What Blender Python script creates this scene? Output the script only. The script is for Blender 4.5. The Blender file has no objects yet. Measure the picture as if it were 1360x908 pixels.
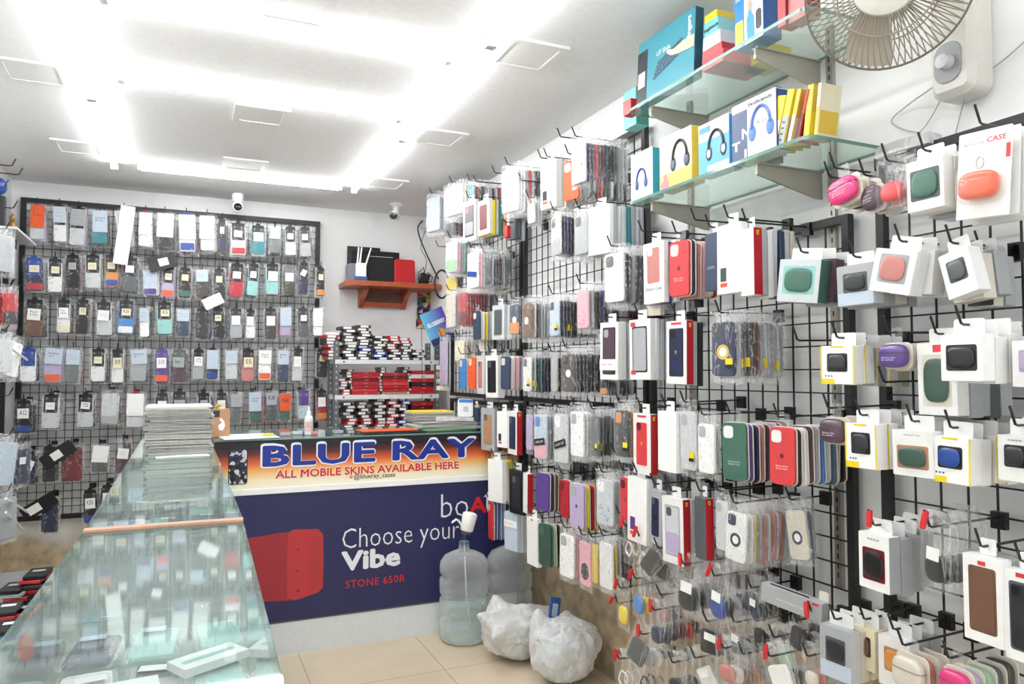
import bpy, math, random
from mathutils import Vector, Matrix, noise
rnd = random.Random(11)
S = bpy.context.scene
COL = S.collection
PI = math.pi

# ------------------------------------------------------------------ camera
CAM = Vector((0, 0, 1.385)); F = 976.0
YAW = math.radians(24.07); PIT = math.radians(2.47)
fh = Vector((math.sin(YAW), math.cos(YAW), 0))
RT = Vector((math.cos(YAW), -math.sin(YAW), 0))
FW = fh * math.cos(PIT) + Vector((0, 0, math.sin(PIT)))
UP = RT.cross(FW)
cam = bpy.data.cameras.new('camera'); cam.lens = F / 1360 * 36; cam.sensor_width = 36; cam.clip_start = .02
co = bpy.data.objects.new('camera', cam); COL.objects.link(co)
co.matrix_world = Matrix(((RT.x, UP.x, -FW.x, CAM.x), (RT.y, UP.y, -FW.y, CAM.y), (RT.z, UP.z, -FW.z, CAM.z), (0, 0, 0, 1)))
S.camera = co
def ray(px, py): return FW * F + RT * (px - 680) + UP * (454 - py)
def atX(px, py, X): d = ray(px, py); return CAM + d * ((X - CAM.x) / d.x)
def atY(px, py, Y): d = ray(px, py); return CAM + d * ((Y - CAM.y) / d.y)
def atZ(px, py, Z): d = ray(px, py); return CAM + d * ((Z - CAM.z) / d.z)

# ------------------------------------------------------------------ materials
def lin(c):
    c = c / 255.0
    return c / 12.92 if c <= .04045 else ((c + .055) / 1.055) ** 2.4
PAL = dict(
    w=(238, 238, 236), W=(250, 250, 248), c=(236, 228, 196), k=(24, 24, 27), K=(44, 45, 49), g=(112, 114, 117), G=(172, 175, 178),
    s=(206, 210, 213), b=(36, 70, 152), B=(70, 130, 200), p=(196, 210, 224), n=(34, 42, 76), N=(52, 66, 92), t=(44, 130, 140), T=(150, 205, 200),
    r=(178, 30, 40), R=(214, 62, 66), d=(112, 28, 36), o=(232, 92, 42), O=(214, 140, 70), y=(240, 214, 40), Y=(222, 190, 70), v=(92, 66, 140), V=(188, 172, 206),
    e=(66, 108, 92), E=(160, 196, 160), m=(118, 84, 66), M=(176, 132, 98), i=(236, 176, 188), I=(226, 60, 128), q=(196, 128, 120), u=(86, 62, 76),
    x=(222, 214, 200), z=(70, 62, 60), a=(74, 98, 120), h=(86, 92, 94), l=(58, 84, 72))
_mc = {}
def M(col, rough=.45, metal=0.0, coat=0.0, var=.05, scale=40.0):
    if isinstance(col, str): col = PAL[col]
    key = (tuple(col), rough, metal, coat)
    if key in _mc: return _mc[key]
    m = bpy.data.materials.new('mat_%d' % len(_mc)); m.use_nodes = True
    nt = m.node_tree; p = nt.nodes['Principled BSDF']
    base = [lin(c) for c in col]
    tc = nt.nodes.new('ShaderNodeTexCoord'); nz = nt.nodes.new('ShaderNodeTexNoise'); nz.inputs['Scale'].default_value = scale; nz.inputs['Detail'].default_value = 2
    nt.links.new(tc.outputs['Object'], nz.inputs['Vector'])
    mx = nt.nodes.new('ShaderNodeMix'); mx.data_type = 'RGBA'
    mx.inputs[6].default_value = [max(0, b * (1 - var * 1.6)) for b in base] + [1]
    mx.inputs[7].default_value = [min(1, b * (1 + var)) for b in base] + [1]
    nt.links.new(nz.outputs[0], mx.inputs[0]); nt.links.new(mx.outputs[2], p.inputs['Base Color'])
    p.inputs['Roughness'].default_value = rough; p.inputs['Metallic'].default_value = metal
    p.inputs['Coat Weight'].default_value = coat
    _mc[key] = m
    return m
def newmat(name):
    m = bpy.data.materials.new(name); m.use_nodes = True
    nt = m.node_tree; nt.nodes.clear()
    return m, nt, nt.nodes.new('ShaderNodeOutputMaterial')
def emis(name, col, strength):
    m, nt, out = newmat(name)
    e = nt.nodes.new('ShaderNodeEmission'); e.inputs[0].default_value = (*col, 1); e.inputs[1].default_value = strength
    nt.links.new(e.outputs[0], out.inputs[0]); return m
def plastic(name, base=.10, edge=.5, crease_glint=.35, tint=(1, 1, 1), scale=38.0, white=.96, rough=.12):
    """clear crinkled film: see-through, with crinkle highlights painted as a glossy white share along noise folds and at glancing angles"""
    m, nt, out = newmat(name); N = nt.nodes.new; L = nt.links.new
    tr = N('ShaderNodeBsdfTransparent'); tr.inputs[0].default_value = (*tint, 1)
    pr = N('ShaderNodeBsdfPrincipled'); pr.inputs['Base Color'].default_value = (white, white, white, 1); pr.inputs['Roughness'].default_value = rough
    tc = N('ShaderNodeTexCoord')
    nz = N('ShaderNodeTexNoise'); nz.inputs['Scale'].default_value = scale * .7; nz.inputs['Detail'].default_value = 3; nz.inputs['Distortion'].default_value = .8
    mp = N('ShaderNodeMapping'); mp.inputs[3].default_value = (1, 1, .45); mp.inputs[2].default_value = (.3, .5, 0); L(tc.outputs['Object'], mp.inputs[0]); L(mp.outputs[0], nz.inputs['Vector'])
    sb = N('ShaderNodeMath'); sb.operation = 'SUBTRACT'; sb.inputs[1].default_value = .5; L(nz.outputs[0], sb.inputs[0])
    ab = N('ShaderNodeMath'); ab.operation = 'ABSOLUTE'; L(sb.outputs[0], ab.inputs[0])
    mr = N('ShaderNodeMapRange'); mr.interpolation_type = 'SMOOTHSTEP'; mr.inputs[1].default_value = 0; mr.inputs[2].default_value = .028 if white > .89 else .05; mr.inputs[3].default_value = crease_glint; mr.inputs[4].default_value = 0  # white lines along the noise, painted in as crinkle highlights
    L(ab.outputs[0], mr.inputs[0])
    lw = N('ShaderNodeLayerWeight'); lw.inputs[0].default_value = .35
    m1 = N('ShaderNodeMath'); m1.operation = 'MULTIPLY_ADD'; m1.inputs[1].default_value = edge; m1.inputs[2].default_value = base; L(lw.outputs['Facing'], m1.inputs[0])
    m2 = N('ShaderNodeMath'); m2.operation = 'ADD'; m2.use_clamp = True; L(m1.outputs[0], m2.inputs[0]); L(mr.outputs[0], m2.inputs[1])
    bp = N('ShaderNodeBump'); bp.inputs['Strength'].default_value = .22; bp.inputs['Distance'].default_value = .004; L(nz.outputs[0], bp.inputs['Height']); L(bp.outputs[0], pr.inputs['Normal'])
    mx = N('ShaderNodeMixShader'); L(m2.outputs[0], mx.inputs[0]); L(tr.outputs[0], mx.inputs[1]); L(pr.outputs[0], mx.inputs[2]); L(mx.outputs[0], out.inputs[0])
    return m
def glass(name, tint, rough=.01, ior=1.5, haze=0.0):
    m, nt, out = newmat(name); N = nt.nodes.new; L = nt.links.new
    tr = N('ShaderNodeBsdfTransparent'); tr.inputs[0].default_value = (*tint, 1)
    gl = N('ShaderNodeBsdfGlossy'); gl.inputs[1].default_value = rough; gl.inputs[0].default_value = (.95, 1, .99, 1)
    fr = N('ShaderNodeFresnel'); ge = N('ShaderNodeNewGeometry'); m0 = N('ShaderNodeMath'); m0.operation = 'MULTIPLY_ADD'; m0.inputs[1].default_value = 1 / ior - ior; m0.inputs[2].default_value = ior
    L(ge.outputs['Backfacing'], m0.inputs[0]); L(m0.outputs[0], fr.inputs[0])
    mx = N('ShaderNodeMixShader'); L(fr.outputs[0], mx.inputs[0]); L(tr.outputs[0], mx.inputs[1]); L(gl.outputs[0], mx.inputs[2])
    if haze:
        df = N('ShaderNodeBsdfDiffuse'); df.inputs[0].default_value = (.90, .94, .93, 1); m2 = N('ShaderNodeMixShader')  # whitish haze painted in as a noisy pale diffuse share
        tc = N('ShaderNodeTexCoord'); nz = N('ShaderNodeTexNoise'); nz.inputs['Scale'].default_value = 6; nz.inputs['Detail'].default_value = 6; L(tc.outputs['Object'], nz.inputs['Vector'])
        mu = N('ShaderNodeMath'); mu.operation = 'MULTIPLY'; mu.inputs[1].default_value = haze * 2; L(nz.outputs[0], mu.inputs[0]); L(mu.outputs[0], m2.inputs[0]); L(mx.outputs[0], m2.inputs[1]); L(df.outputs[0], m2.inputs[2]); mx = m2
    L(mx.outputs[0], out.inputs[0])
    return m
POUCH = plastic('clear_pouch_film', .02, .24, .34)
ACCFILM = plastic('accessory_film', .02, .20, .22, scale=24)
BLISTER = plastic('clear_blister', .06, .28, .04, scale=12)
WHITEBAG = plastic('white_bag_film', .55, .30, .12, (.97, .98, .98), 12, .88, .35)
GLASS = glass('showcase_glass', (.95, .98, .972), .03, 1.5, .02)
SHELFGLASS = glass('shelf_glass', (.90, .97, .94), .01, 1.45, .05)
EDGE = M((104, 142, 132), .1)
BOTTLE = plastic('bottle_plastic', .16, .55, 0, (.97, .99, .99), 9, .88, .08)
WATER = glass('water', (.90, .97, .96), .02, 1.33, .12)
BLACKM = M('k', .35); STEEL = M((176, 172, 165), .35, .6); WIRE = M((26, 26, 28), .4)

# ------------------------------------------------------------------ mesh builder
class MB:
    def __init__(s): s.v = []; s.f = []; s.m = []; s.cur = 0
    def mat(s, i): s.cur = i; return s
    def add(s, vs, fs):
        b = len(s.v); s.v += [tuple(v) for v in vs]; s.f += [tuple(b + i for i in f) for f in fs]; s.m += [s.cur] * len(fs); return s
    def box(s, x0, x1, y0, y1, z0, z1):
        return s.add([(x0, y0, z0), (x1, y0, z0), (x1, y1, z0), (x0, y1, z0), (x0, y0, z1), (x1, y0, z1), (x1, y1, z1), (x0, y1, z1)],
                     [(0, 3, 2, 1), (4, 5, 6, 7), (0, 1, 5, 4), (1, 2, 6, 5), (2, 3, 7, 6), (3, 0, 4, 7)])
    def rr(s, w, h, d, r, cx=0, cz=0, y0=0, bev=.0015, seg=4):
        """rounded rectangle plate: width x, height z, front face at y0, thickness d (towards +y)"""
        r = min(r, w * .49, h * .49); bev = min(bev, d * .45, r * .6)
        loops = [(bev, y0), (0, y0 + bev), (0, y0 + d - bev), (bev, y0 + d)]
        n = 4 * (seg + 1); vs = []
        for ins, y in loops:
            for q, (sx, sz) in enumerate(((1, 1), (-1, 1), (-1, -1), (1, -1))):
                for k in range(seg + 1):
                    a = PI / 2 * (q + k / seg)
                    vs.append((cx + sx * (w / 2 - r) + (r - ins) * math.cos(a), y, cz + sz * (h / 2 - r) + (r - ins) * math.sin(a)))
        fs = [tuple(range(n)), tuple(reversed(range(3 * n, 4 * n)))]
        for l in range(3):
            for k in range(n):
                a, b = l * n + k, l * n + (k + 1) % n
                fs.append((a, a + n, b + n, b))
        return s.add(vs, fs)
    def tube(s, pts, r, n=6, close=False):
        pts = [Vector(p) for p in pts]; rs = r if isinstance(r, (list, tuple)) else [r] * len(pts); vs = []; N = len(pts); prev = None
        for i, p in enumerate(pts):
            if close: t = pts[(i + 1) % N] - pts[i - 1]
            else: t = pts[min(i + 1, N - 1)] - pts[max(i - 1, 0)]
            t.normalize()
            u = prev - t * prev.dot(t) if prev is not None else None
            if u is None or u.length < 1e-4:
                u = t.cross(Vector((0, 0, 1)) if abs(t.z) < .9 else Vector((1, 0, 0)))
            u.normalize(); w = t.cross(u); prev = u
            for k in range(n):
                a = 2 * PI * k / n; vs.append(p + u * (math.cos(a) * rs[i]) + w * (math.sin(a) * rs[i]))
        fs = []
        for i in range(N if close else N - 1):
            for k in range(n):
                a, b = i * n + k, i * n + (k + 1) % n; j = ((i + 1) % N) * n
                fs.append((a, b, j + (k + 1) % n, j + k))
        if not close: fs += [tuple(reversed(range(n))), tuple(range((N - 1) * n, N * n))]
        return s.add(vs, fs)
    def lathe(s, prof, n=32, cx=0, cy=0, cz=0):
        vs = []; fs = []
        for r, z in prof:
            for k in range(n):
                a = 2 * PI * k / n; vs.append((cx + r * math.cos(a), cy + r * math.sin(a), cz + z))
        for i in range(len(prof) - 1):
            for k in range(n):
                fs.append((i * n + k, i * n + (k + 1) % n, (i + 1) * n + (k + 1) % n, (i + 1) * n + k))
        if prof[0][0] > 1e-5: fs.append(tuple(reversed(range(n))))
        if prof[-1][0] > 1e-5: fs.append(tuple(range((len(prof) - 1) * n, len(prof) * n)))
        return s.add(vs, fs)
    def sup(s, rx, ry, rz, cx=0, cy=0, cz=0, e=.55, n=16, k=10):
        """superellipsoid: a soft pebble or box"""
        def pw(a, q): return math.copysign(abs(a) ** q, a)
        vs = []; fs = []
        for j in range(k + 1):
            t = -PI / 2 + PI * j / k
            for i in range(n):
                a = 2 * PI * i / n
                vs.append((cx + rx * pw(math.cos(t), e) * pw(math.cos(a), e), cy + ry * pw(math.cos(t), e) * pw(math.sin(a), e), cz + rz * pw(math.sin(t), e)))
        for j in range(k):
            for i in range(n):
                fs.append((j * n + i, j * n + (i + 1) % n, (j + 1) * n + (i + 1) % n, (j + 1) * n + i))
        return s.add(vs, fs)
    def poly(s, pts, y0, d):
        """outline in x,z extruded along y"""
        n = len(pts); vs = [(x, y0, z) for x, z in pts] + [(x, y0 + d, z) for x, z in pts]
        return s.add(vs, [tuple(range(n)), tuple(reversed(range(n, 2 * n)))] + [(i, i + n, (i + 1) % n + n, (i + 1) % n) for i in range(n)])
    def mesh(s, name, mats, smooth=True, ang=38):
        me = bpy.data.meshes.new(name); me.from_pydata(s.v, [], s.f)
        for m in (mats if isinstance(mats, (list, tuple)) else [mats]): me.materials.append(m)
        if len(me.materials) > 1: me.polygons.foreach_set('material_index', s.m)
        if smooth:
            me.polygons.foreach_set('use_smooth', [True] * len(me.polygons)); me.set_sharp_from_angle(angle=math.radians(ang))
        me.update(); return me
def add(name, me, parent=None, loc=(0, 0, 0), rot=(0, 0, 0)):
    o = bpy.data.objects.new(name, me); COL.objects.link(o); o.location = loc; o.rotation_euler = rot
    if parent is not None: o.parent = parent
    return o
def obj(name, mb, mats, parent=None, loc=(0, 0, 0), rot=(0, 0, 0), smooth=True, ang=38):
    return add(name, mb.mesh(name, mats, smooth, ang), parent, loc, rot)
LAB = {}
def tag(o, label, cat, group=None, kind=None):
    if group: o['group'] = group
    o['label'] = label; o['category'] = cat
    if kind: o['kind'] = kind
    k = (label,)
    if k in LAB and LAB[k] != group: print('DUPLICATE LABEL', label)
    LAB[k] = group or label
    if not 4 <= len(label.replace('-', '-').split()) <= 16: print('LABEL LENGTH', len(label.split()), label)
    return o
def fit(*opts):
    for s in opts:
        if len(s.split()) <= 16: return s
    return ' '.join(opts[-1].split()[:16])
def merge_stuff(name, roots, label, cat):
    bpy.context.view_layer.update()
    vs, fs, mi, mats = [], [], [], []
    objs = [o for r in roots for o in [r] + list(r.children_recursive)]
    for o in objs:
        if not o.data: continue
        b = len(vs); mw = o.matrix_world
        vs += [mw @ v.co for v in o.data.vertices]
        idx = []
        for m in o.data.materials:
            if m not in mats: mats.append(m)
            idx.append(mats.index(m))
        for p in o.data.polygons: fs.append([b + i for i in p.vertices]); mi.append(idx[p.material_index] if idx else 0)
    for o in objs: bpy.data.objects.remove(o)
    me = bpy.data.meshes.new(name); me.from_pydata(vs, [], fs)
    for m in mats: me.materials.append(m)
    me.polygons.foreach_set('material_index', mi); me.polygons.foreach_set('use_smooth', [True] * len(fs)); me.set_sharp_from_angle(angle=.6); me.update()
    o = add(name, me); tag(o, label, cat, None, 'stuff'); return o
STUFF_BACK = []; STUFF_RIGHT = []
def empty(name, loc, rz=0): return add(name, None, None, loc, (0, 0, rz))
def struct(name, mb, mats, label, smooth=False, parent=None):
    o = obj(name, mb, mats, parent, smooth=smooth)
    o['kind'] = 'structure'; o['label'] = label; o['category'] = name.split('_')[0]; return o
_tc = {}
def text_mesh(body, w, h, mat, bold=0.0, spacing=1.0):
    """lettering in the x,z plane facing -y, fitted to width w and height h, centred"""
    cu = bpy.data.curves.new('lettering', 'FONT'); cu.body = body; cu.offset = min(bold, 0); cu.resolution_u = 2; cu.space_character = spacing
    o = bpy.data.objects.new('lettering', cu); me = bpy.data.meshes.new_from_object(o)
    bpy.data.objects.remove(o); bpy.data.curves.remove(cu)
    if bold > 0:
        V0 = [v.co.copy() for v in me.vertices]; P0 = [list(p.vertices) for p in me.polygons]; vs, ps = [], []
        for k in range(8):
            dx, dy = math.cos(k * PI / 4) * bold, math.sin(k * PI / 4) * bold; n0 = len(vs)
            vs += [(c.x + dx, c.y + dy, k * .00003) for c in V0]; ps += [[n0 + i for i in p] for p in P0]
        me = bpy.data.meshes.new('lettering'); me.from_pydata(vs, [], ps)
    xs = [v.co.x for v in me.vertices]; ys = [v.co.y for v in me.vertices]
    x0, x1, y0, y1 = min(xs), max(xs), min(ys), max(ys)
    sx = w / (x1 - x0); sy = h / (y1 - y0) if h else sx
    for v in me.vertices:
        v.co = ((v.co.x - (x0 + x1) / 2) * sx, -v.co.z, (v.co.y - (y0 + y1) / 2) * sy)
    me.materials.clear(); me.materials.append(mat); return me
def text(name, body, w, h, mat, parent, loc, rot=(0, 0, 0), bold=0.0, spacing=1.0):
    return add(name, text_mesh(body, w, h, mat, bold, spacing), parent, loc, rot)
ORD = 'zeroth first second third fourth fifth sixth seventh eighth ninth tenth eleventh twelfth thirteenth fourteenth fifteenth sixteenth seventeenth eighteenth nineteenth twentieth'.split()

# ------------------------------------------------------------------ room
H = 2.645; XR = 1.80; XL = -1.04; YB = 5.65; Y0 = -1.6
def wallpaint(name, low, z0):
    m, nt, out = newmat(name); N = nt.nodes.new; L = nt.links.new
    p = N('ShaderNodeBsdfPrincipled'); p.inputs['Roughness'].default_value = .7; L(p.outputs[0], out.inputs[0])
    g = N('ShaderNodeNewGeometry'); sp = N('ShaderNodeSeparateXYZ'); L(g.outputs['Position'], sp.inputs[0])
    nz = N('ShaderNodeTexNoise'); nz.inputs['Scale'].default_value = 3.2; nz.inputs['Detail'].default_value = 8; L(g.outputs['Position'], nz.inputs['Vector'])
    n2 = N('ShaderNodeTexNoise'); n2.inputs['Scale'].default_value = 14; n2.inputs['Detail'].default_value = 6; L(g.outputs['Position'], n2.inputs['Vector'])
    ma = N('ShaderNodeMath'); ma.operation = 'MULTIPLY_ADD'; ma.inputs[1].default_value = .35; L(nz.outputs[0], ma.inputs[0]); L(sp.outputs[2], ma.inputs[2])
    mr = N('ShaderNodeMapRange'); mr.inputs[1].default_value = z0 + .14; mr.inputs[2].default_value = z0 + .24; L(ma.outputs[0], mr.inputs[0])
    c1 = N('ShaderNodeValToRGB'); c1.color_ramp.elements[0].color = (*[lin(c) * .72 for c in low], 1); c1.color_ramp.elements[1].color = (*[lin(c) * 1.12 for c in low], 1)
    c1.color_ramp.elements[0].position = .35; c1.color_ramp.elements[1].position = .6; L(n2.outputs[0], c1.inputs[0])
    c2 = N('ShaderNodeValToRGB'); c2.color_ramp.elements[0].color = (.76, .76, .75, 1); c2.color_ramp.elements[1].color = (.88, .88, .875, 1)
    c2.color_ramp.elements[0].position = .28; c2.color_ramp.elements[1].position = .42; L(nz.outputs[0], c2.inputs[0])
    mx = N('ShaderNodeMix'); mx.data_type = 'RGBA'; L(mr.outputs[0], mx.inputs[0]); L(c1.outputs[0], mx.inputs[6]); L(c2.outputs[0], mx.inputs[7]); L(mx.outputs[2], p.inputs['Base Color'])
    return m
def tilemat():
    m, nt, out = newmat('floor_tile'); N = nt.nodes.new; L = nt.links.new
    p = N('ShaderNodeBsdfPrincipled'); p.inputs['Roughness'].default_value = .28; L(p.outputs[0], out.inputs[0])
    g = N('ShaderNodeNewGeometry'); mp = N('ShaderNodeMapping'); mp.inputs[1].default_value = (-1.143, -3.33, 0); L(g.outputs['Position'], mp.inputs[0])
    br = N('ShaderNodeTexBrick'); br.offset = 0; br.inputs['Scale'].default_value = 1; br.inputs['Brick Width'].default_value = .6; br.inputs['Row Height'].default_value = .6; br.inputs['Mortar Size'].default_value = .0022
    br.inputs['Color1'].default_value = (*[lin(c) for c in (226, 208, 180)], 1); br.inputs['Color2'].default_value = (*[lin(c) for c in (222, 203, 175)], 1); br.inputs['Mortar'].default_value = (*[lin(c) for c in (158, 142, 120)], 1)
    L(mp.outputs[0], br.inputs['Vector'])
    nz = N('ShaderNodeTexNoise'); nz.inputs['Scale'].default_value = 5; nz.inputs['Detail'].default_value = 5; L(g.outputs['Position'], nz.inputs['Vector'])
    mx = N('ShaderNodeMix'); mx.data_type = 'RGBA'; mx.blend_type = 'MULTIPLY'; mx.inputs[0].default_value = .18; L(br.outputs[0], mx.inputs[6]); L(nz.outputs[0], mx.inputs[7]); L(mx.outputs[2], p.inputs['Base Color'])
    return m
RWALL = wallpaint('wall_paint_stained', (176, 156, 128), .50)
BWALL = wallpaint('wall_paint_back', (206, 188, 158), .30)
struct('floor', MB().box(XL - .1, XR + .1, Y0, YB + .1, -.1, 0), tilemat(), 'cream tiled shop floor with fine joints')
struct('ceiling', MB().box(XL - .1, XR + .1, Y0, YB + .1, H, H + .1), M((240, 240, 240), .8), 'smooth white plaster ceiling')
struct('wall_right', MB().box(XR, XR + .1, Y0, YB + .1, 0, H), RWALL, 'white wall with stained tan base behind the hanging cases')
struct('wall_back', MB().box(XL - .1, XR, YB, YB + .1, 0, H), BWALL, 'white back wall with tan base')
struct('wall_left', MB().box(XL - .1, XL, Y0, YB, 0, H), BWALL, 'white left wall behind the counter')

# ------------------------------------------------------------------ ceiling lamps and panels
LED = emis('led_diffuser', (.98, .995, 1), 46)
def batten(name, x0, y0, x1, y1, label):
    cx, cy = (x0 + x1) / 2, (y0 + y1) / 2; ln = math.hypot(x1 - x0, y1 - y0); a = math.atan2(y1 - y0, x1 - x0)
    r = empty(name, (cx, cy, H), a); tag(r, label, 'ceiling lamp', 'LED tube lamps on the ceiling')
    b = MB().box(-ln / 2, ln / 2, -.012, .012, -.022, 0)
    obj('housing', b, M((225, 225, 225), .4), r, smooth=False)
    t = MB(); prof = []
    for k in range(9):
        q = PI * k / 8; prof.append((-math.cos(q) * .016, -.022 - math.sin(q) * .016))
    n = len(prof); vs = [(x, y, z) for x in (-ln / 2 + .012, ln / 2 - .012) for y, z in prof]
    t.add(vs, [(k, k + 1, k + 1 + n, k + n) for k in range(n - 1)] + [tuple(reversed(range(n))), tuple(range(n, 2 * n)), (0, n, 2 * n - 1, n - 1)])
    obj('diffuser', t, LED, r)
    for s in (-1, 1): obj('end_cap', MB().box(s * ln / 2 - .012, s * ln / 2 + .012, -.019, .019, -.042, -.0), M('w', .4), r, smooth=False)
for i in range(4):
    ye = 4.93 - i * 1.22
    batten('led_tube_lamp', 1.03, ye - 1.2, 1.03, ye, 'LED tube along the ceiling near the stocked wall, ' + ORD[i + 1] + ' from the back')
    batten('led_tube_lamp', -.397, ye - 1.2, -.397, ye, 'LED tube along the ceiling above the glass counter, ' + ORD[i + 1] + ' from the back')
for i, y in enumerate((4.90, 3.43, 2.70)):
    batten('led_tube_lamp', -.26, y, .93, y, 'LED tube running across the ceiling, ' + ORD[i + 1] + ' of three from the back')
for i, (px, py) in enumerate(((392, 8), (347, 152), (325, 218), (45, 95), (105, 195), (700, 72), (583, 182), (512, 243))):
    c = atZ(px, py, H)
    r = empty('ceiling_panel', (c.x, c.y, H)); w = .125
    where = ['cut by the top edge of the view', 'between the second and third cross lamps', 'beside the cross lamp at the back', 'nearer of two above the counter', 'farther of two above the counter',
             'nearest of three beside the long lamp', 'middle of three beside the long lamp', 'farthest of three beside the long lamp'][i]
    tag(r, 'flat square white ceiling panel, ' + where, 'ceiling panel', 'square panels on the ceiling')
    b = MB(); b.box(-w, w, -w, -w + .03, -.011, 0).box(-w, w, w - .03, w, -.011, 0).box(-w, -w + .03, -w + .03, w - .03, -.011, 0).box(w - .03, w, -w + .03, w - .03, -.011, 0)
    obj('frame', b, M((236, 236, 236), .4), r, smooth=False)
    obj('panel_face', MB().box(-w + .03, w - .03, -w + .03, w - .03, -.0075, 0), M((236, 236, 234), .5), r, smooth=False)

# cameras on the ceiling
def dome_camera(p, label, ball):
    r = empty('security_camera', p); tag(r, label, 'security camera')
    W = M('W', .3)
    if ball:
        obj('mount', MB().lathe([(.036, 0), (.040, -.012), (.036, -.055), (.02, -.062)], 24), W, r)
        obj('ball_head', MB().sup(.04, .04, .044, 0, 0, -.092, 1, 24, 14), W, r)
        obj('lens', MB().lathe([(.0, .012), (.015, .011), (.024, .005), (.027, -.004)], 24), M('k', .1), r, (0, -.033, -.096), (PI / 2, 0, 0))
    else:
        obj('mount', MB().lathe([(.045, 0), (.047, -.008), (.03, -.014), (.022, -.02), (.022, -.06), (.01, -.064)], 24), W, r)
        obj('barrel', MB().lathe([(.0, -.05), (.026, -.048), (.034, -.02), (.036, .045), (.033, .052)], 28), W, r, (-.01, -.01, -.09), (math.radians(98), 0, math.radians(-28)))
        obj('lens', MB().lathe([(.03, 0), (.03, .004), (.0, .006)], 24), M('k', .08), r, (-.034, -.0565, -.098), (math.radians(98), 0, math.radians(-28)))
dome_camera((atY(316, 252, 5.45).x, 5.45, H), 'white ball security camera under the ceiling above the left grid', True)
q = atZ(526, 271, H); dome_camera((q.x, q.y, H), 'white barrel security camera near the back corner', False)
# ------------------------------------------------------------------ wire grids
def grid_panel(label, origin, rz, w, z0, z1, cell=.07, bar=.013, group='wire display grids'):
    """local x runs along the wall, the wall lies at local +y"""
    r = empty('wire_grid_panel', (origin[0], origin[1], 0), rz); tag(r, label, 'display grid', group)
    f = MB(); b = bar
    f.box(0, w, -b, b, z1 - 2 * b, z1).box(0, w, -b, b, z0, z0 + 2 * b).box(0, 2 * b, -b, b, z0 + 2 * b, z1 - 2 * b).box(w - 2 * b, w, -b, b, z0 + 2 * b, z1 - 2 * b)
    obj('frame', f, M((30, 30, 33), .45), r, smooth=False)
    m = MB(); t = .0021; nx = int(round((w - 4 * b) / cell)); nz = int(round((z1 - z0 - 4 * b) / cell))
    for i in range(1, nx):
        x = 2 * b + (w - 4 * b) * i / nx; m.box(x - t, x + t, -t, t, z0 + b, z1 - b)
    for i in range(1, nz):
        z = z0 + 2 * b + (z1 - z0 - 4 * b) * i / nz; m.box(b, w - b, t, 3 * t, z - t, z + t)
    obj('wire_mesh', m, WIRE, r, smooth=False)
    return r
_hk = {}
def hook(p, L, rz, label, group, cap=None, yaw=0.0, tip=.035):
    """p: arm root at the grid; the arm reaches L towards local -y and turns up"""
    key = ('h', round(L, 2), tip)
    if key not in _hk:
        a = MB().tube([(0, 0, 0), (0, -L + .008, -.004), (0, -L, -.001), (0, -L - .008, tip * .5), (0, -L - .016, tip)], .0029, 6)
        br = MB().box(-.017, .017, -.007, .009, -.028, .012)
        _hk[key] = (br.mesh('bracket', BLACKM, False), a.mesh('arm', BLACKM))
    br, a = _hk[key]
    r = add('display_hook', br, None, p, (0, 0, rz + yaw)); tag(r, label, 'hook', group)
    add('arm', a, r)
    if cap:
        if 'cap' not in _hk: _hk['cap'] = MB().lathe([(.004, .006), (.0065, .004), (.0072, -.012), (.0062, -.034), (.003, -.036)], 10).mesh('tip_cap', M((206, 30, 38), .4))
        add('tip_cap', _hk['cap'], r, (0, -L - .012, tip * .8), (math.radians(-12), math.radians(rnd.uniform(-20, 20)), 0))
    return r

# ------------------------------------------------------------------ hanging goods (local: hang point at origin, front to -y)
_cm = {}
def cached(key, fn):
    if key not in _cm: _cm[key] = fn()
    return _cm[key]
def r3(x): return round(x / .004) * .004
def pouch_mesh(w, h, t, flap, var, film=None):
    """flat crinkled bag; body from z=0 down to -h, sealed header flap above"""
    def mk():
        rn = random.Random(var * 7 + 1); nx, nz = 7, 12; vs = []; fs = []
        off = Vector((var * 3.1, var * 1.7, 0))
        for side in (-1, 1):
            for j in range(nz + 1):
                v = j / nz; z = flap - (h + flap) * v
                for i in range(nx + 1):
                    u = i / nx; x = (u - .5) * w
                    e = min(1, 4 * min(u, 1 - u)) ** .5 * min(1, 5 * max(0, min(v - .06, 1 - v))) ** .5
                    nn = noise.noise(Vector((x * 38, z * 38, side * 2)) + off)
                    y = side * (t / 2 * e + .0006 + .0018 * nn * min(1, e + .4))
                    edge = (u in (0, 1)) or (j in (0, nz))
                    if edge: y = .0012 * noise.noise(Vector((x * 50, z * 50, 5)) + off) + side * .0004
                    jit = .0022 if edge else 0
                    vs.append((x + rn.uniform(-jit, jit), y, z + rn.uniform(-jit, jit)))
        n = (nx + 1) * (nz + 1)
        for s in range(2):
            for j in range(nz):
                for i in range(nx):
                    a = s * n + j * (nx + 1) + i; q = (a, a + nx + 1, a + nx + 2, a + 1)
                    fs.append(q if s == 0 else tuple(reversed(q)))
        rim = [i for i in range(nx + 1)] + [j * (nx + 1) + nx for j in range(1, nz + 1)] + [nz * (nx + 1) + i for i in range(nx - 1, -1, -1)] + [j * (nx + 1) for j in range(nz - 1, 0, -1)]
        for k in range(len(rim)):
            a, b = rim[k], rim[(k + 1) % len(rim)]; fs.append((a, b, b + n, a + n))
        return MB().add(vs, fs).mesh('pouch', film or POUCH, True, 24)
    return cached(('p', r3(w), r3(h), round(t, 3), round(flap, 2), var, film.name if film else ''), mk)
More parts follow.
